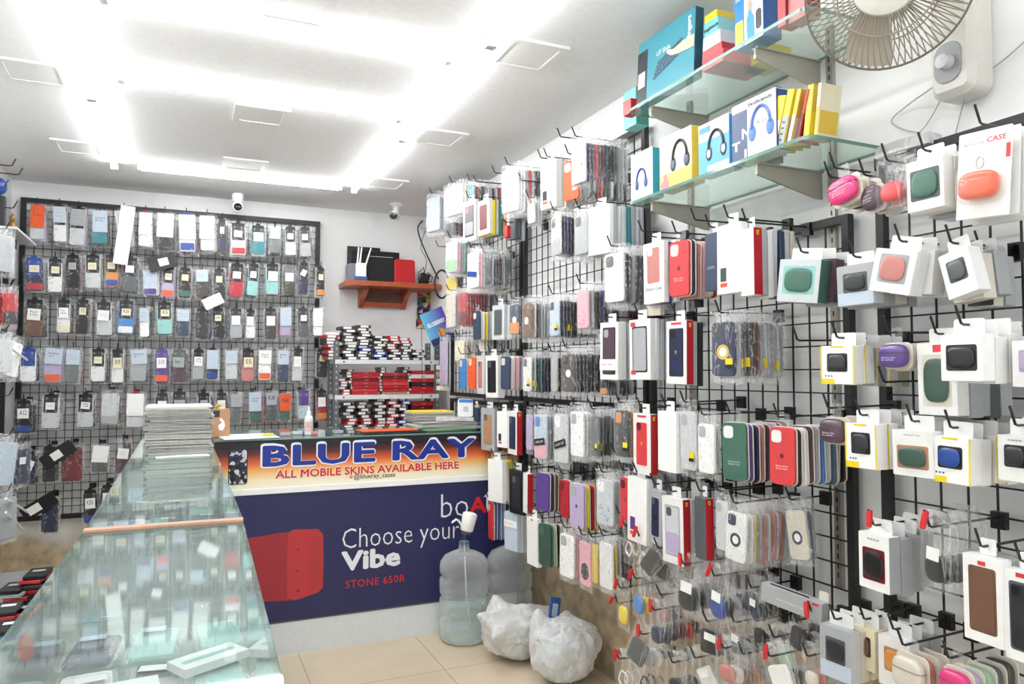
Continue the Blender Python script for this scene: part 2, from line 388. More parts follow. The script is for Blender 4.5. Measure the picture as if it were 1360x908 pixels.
def case_mesh(w, h, col, d=.010, rough=.42):
    return cached(('c', r3(w), r3(h), col, d, rough), lambda: MB().rr(w, h, d, .013 if w > .05 else .008, 0, -h / 2, -d / 2).mesh('case', M(col, rough)))
def plate(name, w, h, mat, parent, x, z, y, d=.0012, r=.004, rot=(0, 0, 0), seg=3):
    me = cached(('pl', round(w, 3), round(h, 3), mat.name, d, r), lambda: MB().rr(w, h, d, r, 0, 0, -d, min(.0004, d * .3), seg).mesh(name, mat))
    return add(name, me, parent, (x, y, z), rot)
def camera_bump(parent, w, h, y, col='x', ring=True):
    s = w * .40
    c = plate('camera_cutout', s, s * 1.08, M(col, .3), parent, -w / 2 + s * .5 + w * .09, -h * .055 - s * .55, y, .0016, s * .28)
    return c
def crest(parent, x, z, y, s=.007):
    c = add('crest', cached(('crest', s), lambda: MB().poly([(-s * .62, s), (s * .62, s), (s * .62, -.1 * s), (.35 * s, -.75 * s), (0, -s), (-.35 * s, -.75 * s), (-s * .62, -.1 * s)], -.0006, .0006).mesh('crest', M('y', .3), False)), parent, (x, y, z))
    add('emblem', cached(('crest2', s), lambda: MB().poly([(-.1 * s, .55 * s), (.3 * s, .6 * s), (.2 * s, .1 * s), (.3 * s, -.45 * s), (.05 * s, -.1 * s), (-.25 * s, -.6 * s), (-.15 * s, 0), (-.35 * s, .2 * s)], -.0004, .0004).mesh('emblem', BLACKM, False)), c, (0, -.0006, 0)); return c
def fruit_logo(parent, z, y, col, s=.008):
    def mk():
        pts = [(0, .62), (.3, .72), (.62, .66), (.78, .45), (.62, .25), (.6, 0), (.8, -.25), (.66, -.6), (.4, -.9), (.15, -.86), (0, -.82), (-.15, -.86), (-.4, -.9), (-.68, -.6), (-.82, -.1), (-.75, .4), (-.5, .68), (-.25, .7)]
        b = MB().poly([(x * s, q * s) for x, q in reversed(pts)], -.0004, .0004)
        b.poly([(x * s, q * s) for x, q in ((0, .78), (.28, .98), (.3, 1.25), (.03, 1.05))], -.0004, .0004); return b.mesh('logo', M(col, .4), False)
    return add('logo', cached(('fruit', col, s), mk), parent, (0, y, z))

def item(kind, w, h, col, o):
    """build the front piece of a hook; returns its root, hanging from the origin"""
    g = o.get('gap', .022 if kind in ('box', 'ebox') else .030)
    if kind == 'sil':
        r = add('silicone_phone_case', cached(('sil', r3(w), r3(h), col), lambda: MB().rr(w, h, .0095, .0145, 0, -g - h / 2, -.005).mesh('silicone_phone_case', M(col, .5))))
        lining = o.get('lin', 'x')
        add('lining', cached(('lin', r3(w), r3(h), lining), lambda: MB().rr(w + .004, h + .004, .005, .0165, 0, -g - h / 2, .0047).mesh('lining', M(lining, .5))), r)
        camera_bump(r, w, h, -.0049, o.get('cam', 'x')).location.z -= g
        if o.get('logo', 1): fruit_logo(r, -g - h * .50, -.005, o.get('lc', 'h'), w * .10)
        if o.get('txt', 1):
            text('lettering', 'iPhone 12 Pro\nSilicone Case', w * .5, .012, M(o.get('tc', 'w')), r, (0, -.0053, -g - h * .70))
        plate('hang_tab', w * .5, .034, BLISTER, r, 0, -.010, .006, .0012, .006)
    elif kind == 'pch':
        r = add('phone_case', cached(('pc', r3(w), r3(h), col), lambda: MB().rr(w * .84, h * .88, .0095, .013, 0, -g - h * .45, -.005).mesh('phone_case', M(col, .4))))
        if o.get('cam'): 
            c = camera_bump(r, w * .84, h * .88, -.0049, o['cam']); c.location.z -= g
        if o.get('low'): plate('lower_panel', w * .82, h * .34, M(o['low'], .4), r, 0, -g - h * .70, -.0048, .0012, .010)
        if o.get('ring'):
            rc, R = o['ring'], w * .22
            add('ring', cached(('ring', rc, r3(R)), lambda: MB().lathe([(R * .62, 0), (R * .62, .0012), (R, .0012), (R, 0)], 28).mesh('ring', M(rc, .3))), r, (0, -.005, -g - h * .50), (PI / 2, 0, 0))
            add('disc', cached(('disc', r3(R)), lambda: MB().lathe([(0, .0006), (R * .6, .0006), (R * .6, 0)], 24).mesh('disc', M('W', .4))), r, (0, -.005, -g - h * .50), (PI / 2, 0, 0))
        if o.get('disc'):
            R = w * .17
            add('disc', cached(('disc2', o['disc'], r3(R)), lambda: MB().lathe([(0, .0012), (R, .0012), (R, 0)], 24).mesh('disc', M(o['disc'], .4))), r, (0, -.005, -g - h * .46), (PI / 2, 0, 0))
        if o.get('sticker'):
            q = plate('sticker', w * .26, h * .15, M('y', .4), r, w * .26, -g - h * .68, -.0105, .0006, .001)
            plate('black_strip', w * .26, h * .05, BLACKM, q, 0, -h * .05, -.0007, .0004, .001)
        if o.get('emblem'):
            R = w * .30; q = add('emblem', cached(('emb', r3(R)), lambda: MB().lathe([(R * .8, 0), (R * .8, .001), (R, .001), (R, 0)], 30).mesh('emblem', BLACKM)), r, (0, -.005, -g - h * .6), (PI / 2, 0, 0))
            b = MB()
            for k in range(7): b.rr(R * .14, R * (1.3 - abs(k - 3) * .28), .0006, R * .06, (k - 3) * R * .2, -R * .1, -.0006, .0001, 2)
            add('figure', b.mesh('figure', BLACKM), r, (0, -.005, -g - h * .6))
        if o.get('spots'):
            b = MB(); rn = random.Random(hash(o['spots']) % 99 if isinstance(o['spots'], int) else 5)
            for k in range(12):
                a = rn.uniform(.004, .008); b.rr(a, a, .0006, a * .45, rn.uniform(-w * .26, w * .26), -g - h * rn.uniform(.5, .82), -.0056, .0001, 2)
            add('printed_flowers', b.mesh('printed_flowers', M(o.get('sc', 'b'))), r)
        if o.get('band'):
            q = plate('paper_band', w * .7, h * .13, M(o.get('bc', 'k')), r, 0, -g - h * .55, -.0105, .0005, .001, (0, math.radians(o.get('bt', 0)), 0))
            if o['band'] != 'x x': text('lettering', o['band'], w * .55, h * .05, M(o.get('tc', 'w')), q, (0, -.0009, 0))
        if o.get('tag'): 
            q = plate('paper_tag', w * .36, h * .18, M('W'), r, -w * .08, -g - h * .3, -.0108, .0005, .001, (0, .06, 0))
        add('pouch', pouch_mesh(w, h, .0175, g + .006, o.get('var', 0)), r, (0, 0, -g))
    elif kind == 'box':
        d = o.get('d', .022); sp = o.get('spine')
        r = add('boxed_phone_case', cached(('bx', r3(w), r3(h), col, d), lambda: MB().rr(w, h, d, .002, 0, -g - h / 2, -d / 2, .0008, 1).mesh('boxed_phone_case', M(col, .35))))
        if g > .01: plate('hang_tab', w * .42, g + .012, M(col if col in ('w', 'W', 's') else 'w'), r, 0, -.004, .006, .001, .004)
        if sp: add('spine', cached(('sp', r3(h), sp, d), lambda: MB().box(0, .0008, -d / 2 + .0005, d / 2 - .0005, -g - h + .001, -g - .001).mesh('spine', M(sp, .35), False)), r, (w / 2, 0, 0))
        if o.get('crest'):
            c = crest(r, w / 2 + .0009, -g - h * .08, 0); c.rotation_euler = (0, 0, PI / 2)
        wd = o.get('win')
        if wd:
            ww, hh = w * .70, h * o.get('wh', .76); zz = -g - h * o.get('wz', .50)
            q = plate('window', ww, hh, M(o.get('winbg', 'K'), .3), r, 0, zz, -d / 2 + .0003, .0008, .006)
            plate('phone_case', ww * .86, hh * .93, M(wd, .35), q, 0, 0, -.0008, .0012, .008)
            s = ww * .34
            plate('camera_cutout', s, s * 1.1, M(o.get('cam', 'h'), .3), q, -ww * .2, hh * .37, -.0019, .0008, s * .3)
            if o.get('win2'): plate('lower_panel', ww * .84, hh * .4, M(o['win2'], .35), q, 0, -hh * .24, -.0019, .0004, .008)
            if o.get('shield'): crest(q, 0, 0, -.0021, w * .055)
            if o.get('ringc'): add('ring', cached(('rg', o['ringc'], r3(w)), lambda: MB().lathe([(w * .10, 0), (w * .10, .001), (w * .14, .001), (w * .14, 0)], 24).mesh('ring', M(o['ringc']))), q, (0, -.002, 0), (PI / 2, 0, 0))
        if o.get('band'): 
            q = plate('paper_band', w * .99, h * .19, M('W', .3), r, 0, -g - h * o.get('bz', .74), -d / 2 - .0022, .0006, .001)
            text('lettering', o['band'], w * .6, h * .035, M(o.get('bc', 'R')), q, (-w * .1, -.001, 0))
        if o.get('mark') and not o['mark'].strip('x'):
            plate('brand_mark', w * o.get('mw', .5), h * o.get('mh', .035), M(o.get('mc', 'r')), r, o.get('mx', 0) * w, -g - h * o.get('mz', .045), -d / 2 - .0002, .0005, .001)
        elif o.get('mark'):
            text('lettering', o['mark'], w * o.get('mw', .5), h * o.get('mh', .035), M(o.get('mc', 'r')), r, (o.get('mx', 0) * w, -d / 2 - .0006, -g - h * o.get('mz', .045)))
        if o.get('pic'):
            plate('picture', w * .26, h * .2, M(o['pic'], .3), r, -w * .22, -g - h * .72, -d / 2 + .0001, .0006, .003)
            plate('label_strip', w * .3, h * .06, M('o', .3), r, -w * .2, -g - h * .87, -d / 2 + .0001, .0006, .002)
        if o.get('redtab'):
            for zf in (.08, .88): plate('red_corner', w * .22, h * .07, M('R', .3), r, -w * .3, -g - h * zf, -d / 2 - .0014, .0006, .002)
    elif kind == 'ear':
        r = add('earbud_case_cover', cached(('ear', r3(w), r3(h), col), lambda: MB().sup(w / 2, .014, h / 2, 0, 0, -g - h / 2, .62, 24, 14).mesh('earbud_case_cover', M(col, .25, 0, .4))))
        add('lid_seam', cached(('seam', r3(w), r3(h)), lambda: MB().tube([(w * .5 * math.copysign(abs(math.cos(a)) ** .62, math.cos(a)), .0145 * math.copysign(abs(math.sin(a)) ** .62, math.sin(a)), -g - h * .36) for a in [2 * PI * (k + .5) / 28 for k in range(28)]], .0007, 5, True).mesh('lid_seam', M('z'))), r)
        add('blister', cached(('bl', r3(w), r3(h)), lambda: MB().rr(w * 1.08, h * 1.15, .004, .016, 0, -g - h / 2, .012).mesh('blister', M('x', .3))), r)
        text('lettering', 'Silicone Case\nfor earbuds', w * .5, h * .16, M('w'), r, (-.002, -.0146, -g - h * .62))
        plate('hang_tab', w * .4, g + .014, BLISTER, r, 0, -g * .4, .014, .001, .006)
    elif kind == 'ebox':
        d = o.get('d', .036)
        r = add('earbud_case_box', cached(('eb', r3(w), r3(h), col, d), lambda: MB().rr(w, h, d, .002, 0, -g - h / 2, -d / 2, .0008, 1).mesh('earbud_case_box', M(col, .35))))
        plate('hang_tab', w * .74, g + .012, M('w'), r, 0, -.006, .008, .001, .005)
        wc = o.get('win', 'k'); ww, hh = w * o.get('ww', .62), h * o.get('wh', .48)
        zz = -g - h * o.get('wz', .44)
        q = plate('window', ww, hh, M(o.get('winbg', 'K'), .25), r, o.get('wx', 0) * w, zz, -d / 2 + .0004, .0008, .005)
        add('earbud_case', cached(('ec', r3(ww), r3(hh), wc), lambda: MB().sup(ww * .43, .004, hh * .42, 0, 0, 0, .6, 20, 10).mesh('earbud_case', M(wc, .3, 0, .3))), q, (0, -.003, 0))
        if o.get('yel'):
            e = MB(); y = -d / 2; t = w * .035
            e.box(-w / 2 - .0006, -w / 2 + t, y - .0007, y, -g - h, -g).box(w / 2 - t, w / 2 + .0006, y - .0007, y, -g - h, -g)
            e.box(-w / 2, -w / 2 + w * .42, y - .0007, y, -g - h, -g - h * .86).box(-w * .2, w * .2, y - .0007, y, -g - h * .05, -g - h * .008)
            add('yellow_print', e.mesh('yellow_print', M('y', .35), False), r)
            for q in range(3): plate('feature_icon', w * .05, h * .04, M('b'), r, -w * (.34 - q * .09), -g - h * .79, y - .0006, .0004, .002)
        if o.get('mark'): text('lettering', o['mark'], w * .4, h * .035, M(o.get('mc', 'h')), r, (0, -d / 2 - .0006, -g - h * .10))
        if o.get('redtag'): plate('red_label', w * .26, h * .10, M('R', .3), r, w * .05, -g - h * .08, -d / 2 + .0002, .0008, .001)
        if o.get('low'): plate('printed_card', w * .96, h * .30, M(o['low'], .4), r, 0, -g - h * .83, -d / 2 + .0002, .0006, .004)
        if o.get('side'): add('side_panel', cached(('sd', r3(h), o['side'], d), lambda: MB().box(0, .0008, -d / 2 + .001, d / 2 - .001, -g - h + .001, -g - .001).mesh('side_panel', M(o['side'], .4), False)), r, (w / 2, 0, 0))
    elif kind == 'acc':
        r = add('accessory_pouch', pouch_mesh(w, h, .026, g + .004, o.get('var', 0), ACCFILM))
        b = o.get('body', 'ear')
        if b == 'ear': add('earbud_case', cached(('ae', r3(w), r3(h), col), lambda: MB().sup(w * .34, .010, h * .21, 0, 0, 0, .7, 18, 10).mesh('earbud_case', M(col, .35))), r, (0, 0, -h * .66))
        elif b == 'cable':
            pts = [(w * .26 * math.cos(a) * (1 - k * .004), .004 * math.sin(k * 1.3), h * .2 * math.sin(a)) for k, a in enumerate([k * .42 for k in range(46)])]
            add('cable', cached(('cb', r3(w), col), lambda: MB().tube(pts, .0022, 6).mesh('cable', M(col))), r, (0, 0, -h * .6))
        elif b == 'card': add('case', cached(('cd', r3(w), r3(h), col), lambda: MB().rr(w * .74, h * .62, .010, .01, 0, 0, -.005).mesh('case', M(col, .4))), r, (0, 0, -h * .58))
        if o.get('tag'): plate('paper_tag', w * .42, h * .2, M('W'), r, w * .05, -h * .42, -.0135, .0005, .001, (0, .1, 0))
        for q in list(r.children): q.location.z -= 0
        g = 0
    elif kind == 'card':
        r = add('blister_card', cached(('bc', r3(w), r3(h), col), lambda: MB().rr(w, h, .0016, .003, 0, -g - h / 2, 0, .0004, 2).mesh('blister_card', M(col, .35))))
        add('earbud_case', cached(('bce', r3(w), o['win']), lambda: MB().sup(w * .36, .014, w * .26, 0, 0, 0, .6, 22, 12).mesh('earbud_case', M(o['win'], .3, 0, .4))), r, (0, -.015, -g - h * .64))
        add('blister', cached(('bcb', r3(w)), lambda: MB().sup(w * .42, .030, w * .40, 0, 0, 0, .5, 22, 12).mesh('blister', BLISTER)), r, (0, -.003, -g - h * .60))
        add('keyring', cached(('bck',), lambda: MB().tube([(.008 * math.cos(2 * PI * k / 14), 0, .012 * math.sin(2 * PI * k / 14)) for k in range(14)], .0014, 6, True).mesh('keyring', STEEL)), r, (0, -.012, -g - h * .38))
        text('lettering', 'CASE', w * .36, h * .06, M('R'), r, (w * .22, -.0004, -g - h * .12), bold=.02)
        text('small_print', 'PROTECTIVE', w * .4, h * .03, M('h'), r, (-w * .2, -.0004, -g - h * .14))
        add('red_stripe', cached(('rs', r3(h)), lambda: MB().rr(w * .08, h * .16, .0006, .001, 0, 0, -.0006).mesh('red_stripe', M('R'))), r, (w * .44, 0, -g - h * .28))
    return r
def plain(kind, w, h, col, o, film):
    """a piece further back on the hook: body plus, where the photo shows one, its pouch"""
    g = o.get('gap', .022 if kind in ('box', 'ebox') else .030)
    if kind == 'sil':
        r = add('silicone_phone_case', cached(('sil', r3(w), r3(h), col), lambda: MB().rr(w, h, .0095, .0145, 0, -g - h / 2, -.005).mesh('silicone_phone_case', M(col, .5))))
        add('lining', cached(('lin', r3(w), r3(h), 'x'), lambda: MB().rr(w + .004, h + .004, .005, .0165, 0, -g - h / 2, .0047).mesh('lining', M('x', .5))), r)
    elif kind == 'pch':
        r = add('phone_case', cached(('pc2', r3(w), r3(h), col), lambda: MB().rr(w * .84, h * .88, .0078, .013, 0, -g - h * .45, -.004).mesh('phone_case', M(col, .4))))
        add('pouch', pouch_mesh(w, h, .0125, g + .006, rnd.randrange(4)), r, (0, 0, -g))
        if o.get('sticker') and rnd.random() < .35:
            plate('sticker', w * .26, h * .15, M('y', .4), r, w * .36, -g - h * .68, -.0095, .0006, .001)
    elif kind == 'box':
        d = o.get('d2', .016)
        r = add('boxed_phone_case', cached(('bx', r3(w), r3(h), col, d), lambda: MB().rr(w, h, d, .002, 0, -g - h / 2, -d / 2, .0008, 1).mesh('boxed_phone_case', M(col, .35))))
    elif kind == 'ebox':
        d = o.get('d', .036)
        r = add('earbud_case_box', cached(('eb', r3(w), r3(h), col, d), lambda: MB().rr(w, h, d, .002, 0, -g - h / 2, -d / 2, .0008, 1).mesh('earbud_case_box', M(col, .35))))
        plate('hang_tab', w * .74, g + .012, M('w'), r, 0, -.006, .008, .001, .005)
        if o.get('yel'):
            e = cached(('ye', r3(w), r3(h), d), lambda: MB().box(w / 2 - .0008, w / 2 + .0006, -d / 2 - .0005, -d / 2 + .003, -g - h, -g).mesh('yellow_print', M('y', .35), False)); add('yellow_print', e, r)
    elif kind == 'ear':
        r = add('earbud_case_cover', cached(('ear', r3(w), r3(h), col), lambda: MB().sup(w / 2, .014, h / 2, 0, 0, -g - h / 2, .62, 24, 14).mesh('earbud_case_cover', M(col, .25, 0, .4))))
        add('blister', cached(('bl', r3(w), r3(h)), lambda: MB().rr(w * 1.08, h * 1.15, .004, .016, 0, -g - h / 2, .012).mesh('blister', M('x', .3))), r)
    elif kind == 'acc':
        r = add('accessory_pouch', pouch_mesh(w, h, .024, g + .004, rnd.randrange(4), ACCFILM))
        if o.get('body') != 'cable':
            add('earbud_case', cached(('ae', r3(w), r3(h), col), lambda: MB().sup(w * .34, .010, h * .21, 0, 0, 0, .7, 18, 10).mesh('earbud_case', M(col, .35))), r, (0, 0, -h * .66))
        else:
            pts = [(w * .26 * math.cos(a) * (1 - k * .004), .004 * math.sin(k * 1.3), h * .2 * math.sin(a)) for k, a in enumerate([k * .42 for k in range(46)])]
            add('cable', cached(('cb', r3(w), col), lambda: MB().tube(pts, .0022, 6).mesh('cable', M(col))), r, (0, 0, -h * .6))
    elif kind == 'card':
        r = add('blister_card', cached(('bc', r3(w), r3(h), col), lambda: MB().rr(w, h, .0016, .003, 0, -g - h / 2, 0, .0004, 2).mesh('blister_card', M(col, .35))))
        add('blister', cached(('bcb2', r3(w)), lambda: MB().sup(w * .40, .006, w * .38, 0, 0, 0, .5, 18, 8).mesh('blister', BLISTER)), r, (0, -.005, -g - h * .60))
    return r
CNAME = dict(w='white', W='white', c='cream', k='black', K='charcoal', g='grey', G='pale grey', s='silver', b='blue', B='bright blue', p='pale blue', n='navy', N='slate blue', t='teal', T='mint',
    r='red', R='coral red', d='maroon', o='orange', O='amber', y='yellow', Y='mustard', v='purple', V='lilac', e='green', E='pale green', m='brown', M='tan', i='pink', I='hot pink', q='dusty rose', u='plum', x='beige', z='dark brown', a='steel blue', h='slate grey', l='dark green')
CATS = dict(sil='phone case', pch='phone case', box='boxed case', ear='earbud case', ebox='earbud case box', acc='accessory pouch', card='blister pack')
NOUN = dict(sil='silicone case', pch='pouched case', box='boxed case', ear='earbud case', ebox='earbud box', acc='accessory pouch', card='blister card')

# ------------------------------------------------------------------ back wall grid and its rows of pouched cases
YG = 5.615
gp = atY(28, 262, YG); ge = atY(425, 297, YG)
grid_panel('wide black wire grid covering the back wall beside the rack', (gp.x, YG), 0, ge.x - gp.x, atY(60, 690, YG).z, gp.z, .05, .015)
HAND = 'A12 Y22 K50i F17 M31 J7 S20 V15 Y21 A52 X60 K20 A03 V9 Y12 F9'.split()
def paper(parent, w, h, code, txt, g, pw, ph):
    """handwritten price or model slip on the front of a pouch"""
    size = {'s': (.46, .20, .34), 'm': (.60, .30, .40), 'l': (.84, .62, .34), 'h': (.80, .42, .26)}[code[0]]
    col = {'w': 'W', 'c': 'c', 'p': 'p', 'o': 'o', 'g': 'G', 'v': 'v'}[code[1]]
    t = float(code[2:]) if len(code) > 2 else rnd.uniform(-5, 5)
    q = plate('paper_tag', w * size[0], h * size[1], M(col, .6), parent, rnd.uniform(-.03, .03) * w, -g - h * size[2], -.0135, .0005, .001, (0, math.radians(t), 0))
    if txt: text('handwriting', txt, w * size[0] * .6, min(h * size[1] * .5, .03), M((40, 40, 46)), q, (0, -.0008, h * size[1] * .1), bold=-.0)
    else:
        b = MB()
        for k in range(2): b.tube([(x * w * size[0] * .1, 0, (.12 - k * .22) * h * size[1] + .0025 * ((x * 7 + k) % 3 - 1)) for x in range(-3, 4)], .0005, 4)
        if code[0] != 'l': add('handwriting', cached(('hw', code[0], r3(w), r3(h)), lambda: b.mesh('handwriting', M((40, 40, 46)))), q, (0, -.0007, 0))
BACK = [
 (0, [(118,180,92,235,'s','-','lo0','6\n6 Pro',0), (205,263,95,245,'w','k','hp0','',0), (275,345,105,260,'s','k','hg0','',0), (358,425,115,250,'t','-','lp0','pixel\npro',0),
      (455,520,112,262,'G','-','lw-8','',0), (545,600,122,262,'W','r','lw2','',0), (610,685,125,275,'k','-','lw4','',0), (695,768,130,285,'w','b','lw0','',"b"), (780,846,135,280,'s','-','lw3','',0),
      (856,890,150,285,'n','K','sw0','',0), (900,970,165,295,'w','k','sw5','','r'), (980,1045,175,290,'t','k','mw0','',0), (1055,1105,180,285,'g','-','hp3','',0), (1115,1165,180,295,'s','k','sw0','',0), (1172,1222,182,300,'G','k','sw0','',0)]),
 (0, [(92,175,300,435,'n','b','sc0','',"r"), (185,250,305,440,'w','k','sc0','',0), (255,318,290,425,'k','k','sg0','',0), (330,400,290,425,'s','k','sc0','',0), (408,468,290,420,'O','k','sc0','','b'), (478,548,300,440,'h','k','sw0','',0),
      (555,620,335,450,'p','-','-','',"v"), (635,690,335,460,'V','k','sc0','V15',"o"), (700,755,340,460,'k','k','sc0','','e'), (765,822,345,455,'z','-','hp0','',0), (835,885,345,470,'k','K','sc0','',0),
      (900,965,325,460,'r','k','sw0','',0), (972,1022,325,455,'T','k','sw0','',0), (1040,1100,325,450,'T','k','mw0','',0), (1110,1165,335,445,'z','g','mw0','',0), (1172,1215,320,445,'n','k','sw25','',0), (1240,1278,340,455,'k','k','sc0','','O')]),
 (0, [(95,180,465,615,'m','k','mw4','Pixel\n6 Pro',0), (222,282,465,600,'w','k','mw0','Poco\nM4 Pro','c'), (300,355,465,605,'k','k','sc0','Y2',0), (372,445,475,610,'s','K','mw5','',0), (460,535,470,605,'B','K','sc0','R20','w'), (545,588,495,615,'W','-','hp0','',0),
      (610,680,475,605,'T','k','sc0','K5',0), (693,750,500,610,'N','-','hp0','',0), (765,825,500,620,'K','K','-','',0), (832,882,500,615,'k','k','sc0','H6',0), (900,955,500,620,'G','K','mw0','',0), (962,1005,505,620,'w','k','mw0','',0),
      (1035,1090,500,625,'z','K','mw0','',0), (1095,1145,495,610,'V','-','lp0','',0), (1165,1215,500,615,'h','K','sw0','',0), (1228,1270,498,610,'W','-','lw0','',0)]),
 (591, [(75,150,65,200,'W','b','-','',0), (170,250,60,205,'V','-','hp4','Realme\nC11',"o"), (258,320,65,205,'g','-','hp0','',0), (355,420,68,200,'w','k','sc0','',0), (435,490,70,205,'w','k','mc0','X9',0), (510,585,65,200,'G','-','hp-6','Realme\n9i',0),
      (605,665,70,205,'v','v','mw0','S10','o'), (670,740,70,200,'u','h','mg0','Reno 7',0), (755,808,70,190,'G','k','mw0','Y72',0), (812,862,70,190,'n','k','lp0','','b'), (880,935,70,190,'s','-','hp0','',0), (945,1005,70,200,'q','k','mc0','S5',0),
      (1012,1070,68,195,'W','-','hw0','Reno\n9 Pro',"o"), (1088,1140,68,200,'N','-','hp0','Reno\n8',0), (1148,1195,65,200,'s','k','mw0','',0), (1240,1290,68,182,'k','k','sc5','',0)]),
 (591, [(58,130,270,400,'k','k','mw0','A12',"b"), (165,240,245,385,'s','k','sw0','',0), (300,375,245,380,'s','k','sw5','Y22',0), (395,470,230,365,'s','-','-','',"G"), (495,570,240,380,'s','r','lw0','',0),
      (610,665,240,370,'k','K','mw0','',0), (672,740,235,370,'h','K','mg0','',0), (770,830,240,365,'w','k','sg0','',0), (845,895,240,360,'m','k','mw0','',0), (905,955,240,360,'g','-','hg0','',0), (975,1030,235,355,'e','-','lp0','X30\nS20',0),
      (1040,1090,235,350,'h','-','hg0','K8',0), (1098,1145,240,350,'e','-','lo0','K60',0), (1165,1220,230,345,'p','v','sv0','',0), (1238,1286,228,350,'r','k','mw0','','O')]),
 (591, [(60,150,470,600,'n','k','mw20','',0), (165,225,450,595,'K','k','sw0','',0), (235,330,440,590,'d','-','-','',0), (358,430,445,550,'h','-','lw4','',0), (450,520,425,560,'u','-','mw8','',0)]),
 (591, [(165,235,650,790,'n','-','-','',0), (322,385,620,755,'k','k','mw0','K50i',"b"), (395,455,600,730,'K','k','mw0','',0)]),
]
# the two rows of the first crop and the others share one scale; the second number of a row shifts its crop down the picture
ROWN = ['top', 'second', 'third', 'fourth', 'fifth', 'sixth', 'bottom']
SC = 2.9565
for ri, (dy, row) in enumerate(BACK):
    for ii, (x0, x1, y0, y1, body, hdr, tg, txt, band) in enumerate(row):
        px0, px1, py0, py1 = x0 / SC, x1 / SC, 240 + (dy + y0) / SC, 240 + (dy + y1) / SC
        Yf = YG - .205; pc = (px0 + px1) / 2
        a, b = atY(px0, py0, Yf), atY(px1, py1, Yf); top = atY(pc, py0, Yf); bot = atY(pc, py1, Yf)
        w = b.x - a.x; h = top.z - bot.z; g = .012; zt = top.z
        pl = '%s in the %s row on the back wall' % (ORD[ii + 1], ROWN[ri])
        hook((top.x, YG - .012, zt + .004), .195, 0, 'black hook holding the %s case in the %s row on the back wall' % (ORD[ii + 1], ROWN[ri]), 'hooks on the back grid')
        yw = rnd.uniform(-.14, .10); ro = rnd.uniform(-.05, .05)
        bw, bh = w * .80, h * .86
        r = add('phone_case', case_mesh(bw, bh, body), None, (top.x, Yf, zt), (0, ro, yw))
        # body hangs a little below the hook
        r.data = cached(('bkc', r3(bw), r3(bh), body), lambda: MB().rr(bw, bh, .0095, .012, 0, -g - .012 - bh / 2, -.005).mesh('phone_case', M(body, .42)))
        what = []
        if hdr in 'kKhgvbr' and hdr != '-':
            n = 'header_card'
            hc = plate(n, w * .70, h * .52, M(hdr, .5), r, 0, -h * .27, -.0062, .0008, .005)
            plate('hang_tab', w * .26, .022, M(hdr, .5), hc, 0, h * .27, 0, .0008, .004)
            what.append(CNAME[hdr] + ' card')
        if tg != '-':
            paper(r, w, h, tg, txt, 0, 0, 0); what.append({'w': 'white', 'c': 'cream', 'p': 'blue', 'o': 'orange', 'g': 'grey', 'v': 'purple'}[tg[1]] + (' paper' if tg[0] in 'lh' else ' tag'))
        if band: plate('lower_panel', bw * .92, bh * .22, M(band, .4), r, 0, -g - .012 - bh * .86, -.0048, .0012, .008)
        if not band and tg[0] not in 'l' and body not in 'kK' and ii % 3: camera_bump(r, bw, bh, -.0049, 'G').location.z -= g + .004
        add('pouch', pouch_mesh(w * 1.02, h, .0215, .014, (ii + ri) % 4), r, (0, .0, -.006))
        tag(r, '%s pouched case%s, %s' % (CNAME[body], ' with ' + what[-1] if what else '', pl), 'phone case', 'front cases on the back wall')
        for k in range(2 if ri < 5 else 1):
            c2 = rnd.choice('sGkKhNnwWudzrtVmGsk'); dd = .032 + k * .03
            q = add('phone_case', cached(('bkc', r3(bw), r3(bh), c2), lambda: MB().rr(bw, bh, .0095, .012, 0, -g - .012 - bh / 2, -.005).mesh('phone_case', M(c2, .42))), None,
                    (top.x + rnd.uniform(-.004, .016), Yf + dd, zt - rnd.uniform(0, .014)), (0, ro + rnd.uniform(-.05, .05), yw))
            add('pouch', pouch_mesh(w * 1.02, h, .0215, .014, (ii + ri + k + 1) % 4), q, (0, 0, -.006))
            STUFF_BACK.append(q)
# loose tilted cards on the grid
p = atY(215, 348, YG - .24)
r = add('hang_card', MB().rr(.10, .17, .002, .008).mesh('hang_card', M('k', .4)), None, p, (0, math.radians(72), 0)); plate('paper_tag', .05, .06, M('W'), r, 0, .01, -.0002, .0008, .001)
tag(r, 'black card swung sideways with a white tag above the second row', 'card')
p = atY(283, 400, YG - .24)
r = add('loose_paper_card', MB().rr(.075, .13, .0012, .004).mesh('loose_paper_card', M('W', .5)), None, p, (0, math.radians(62), .1)); tag(r, 'loose white card tilted between the second and third rows', 'card')
p = atY(52, 672, YG - .24)
r = add('hang_card', MB().rr(.085, .20, .002, .008).mesh('hang_card', M('k', .4)), None, p, (0, math.radians(58), 0)); plate('paper_tag', .05, .075, M('W'), r, 0, -.03, -.0002, .0008, .001)
tag(r, 'black card swung sideways beside the navy case in the bottom row', 'card')
# the long white paper hanging across the top row
p = atY(165, 312, YG - .26)
r = add('long_paper_slip', MB().rr(.085, .385, .0012, .004).mesh('long_paper_slip', M('W', .5)), None, p, (0, math.radians(6), 0)); tag(r, 'long white paper slip hanging from the top row on the back wall', 'paper slip')
p = atY(77, 603, YG - .24)
r = add('hang_card', MB().rr(.085, .20, .002, .008).mesh('hang_card', M('k', .4)), None, p, (0, math.radians(55), 0)); plate('paper_tag', .05, .06, M('W'), r, 0, -.01, -.0002, .0008, .001)
tag(r, 'black card swung sideways over the sixth row with a white tag', 'card')
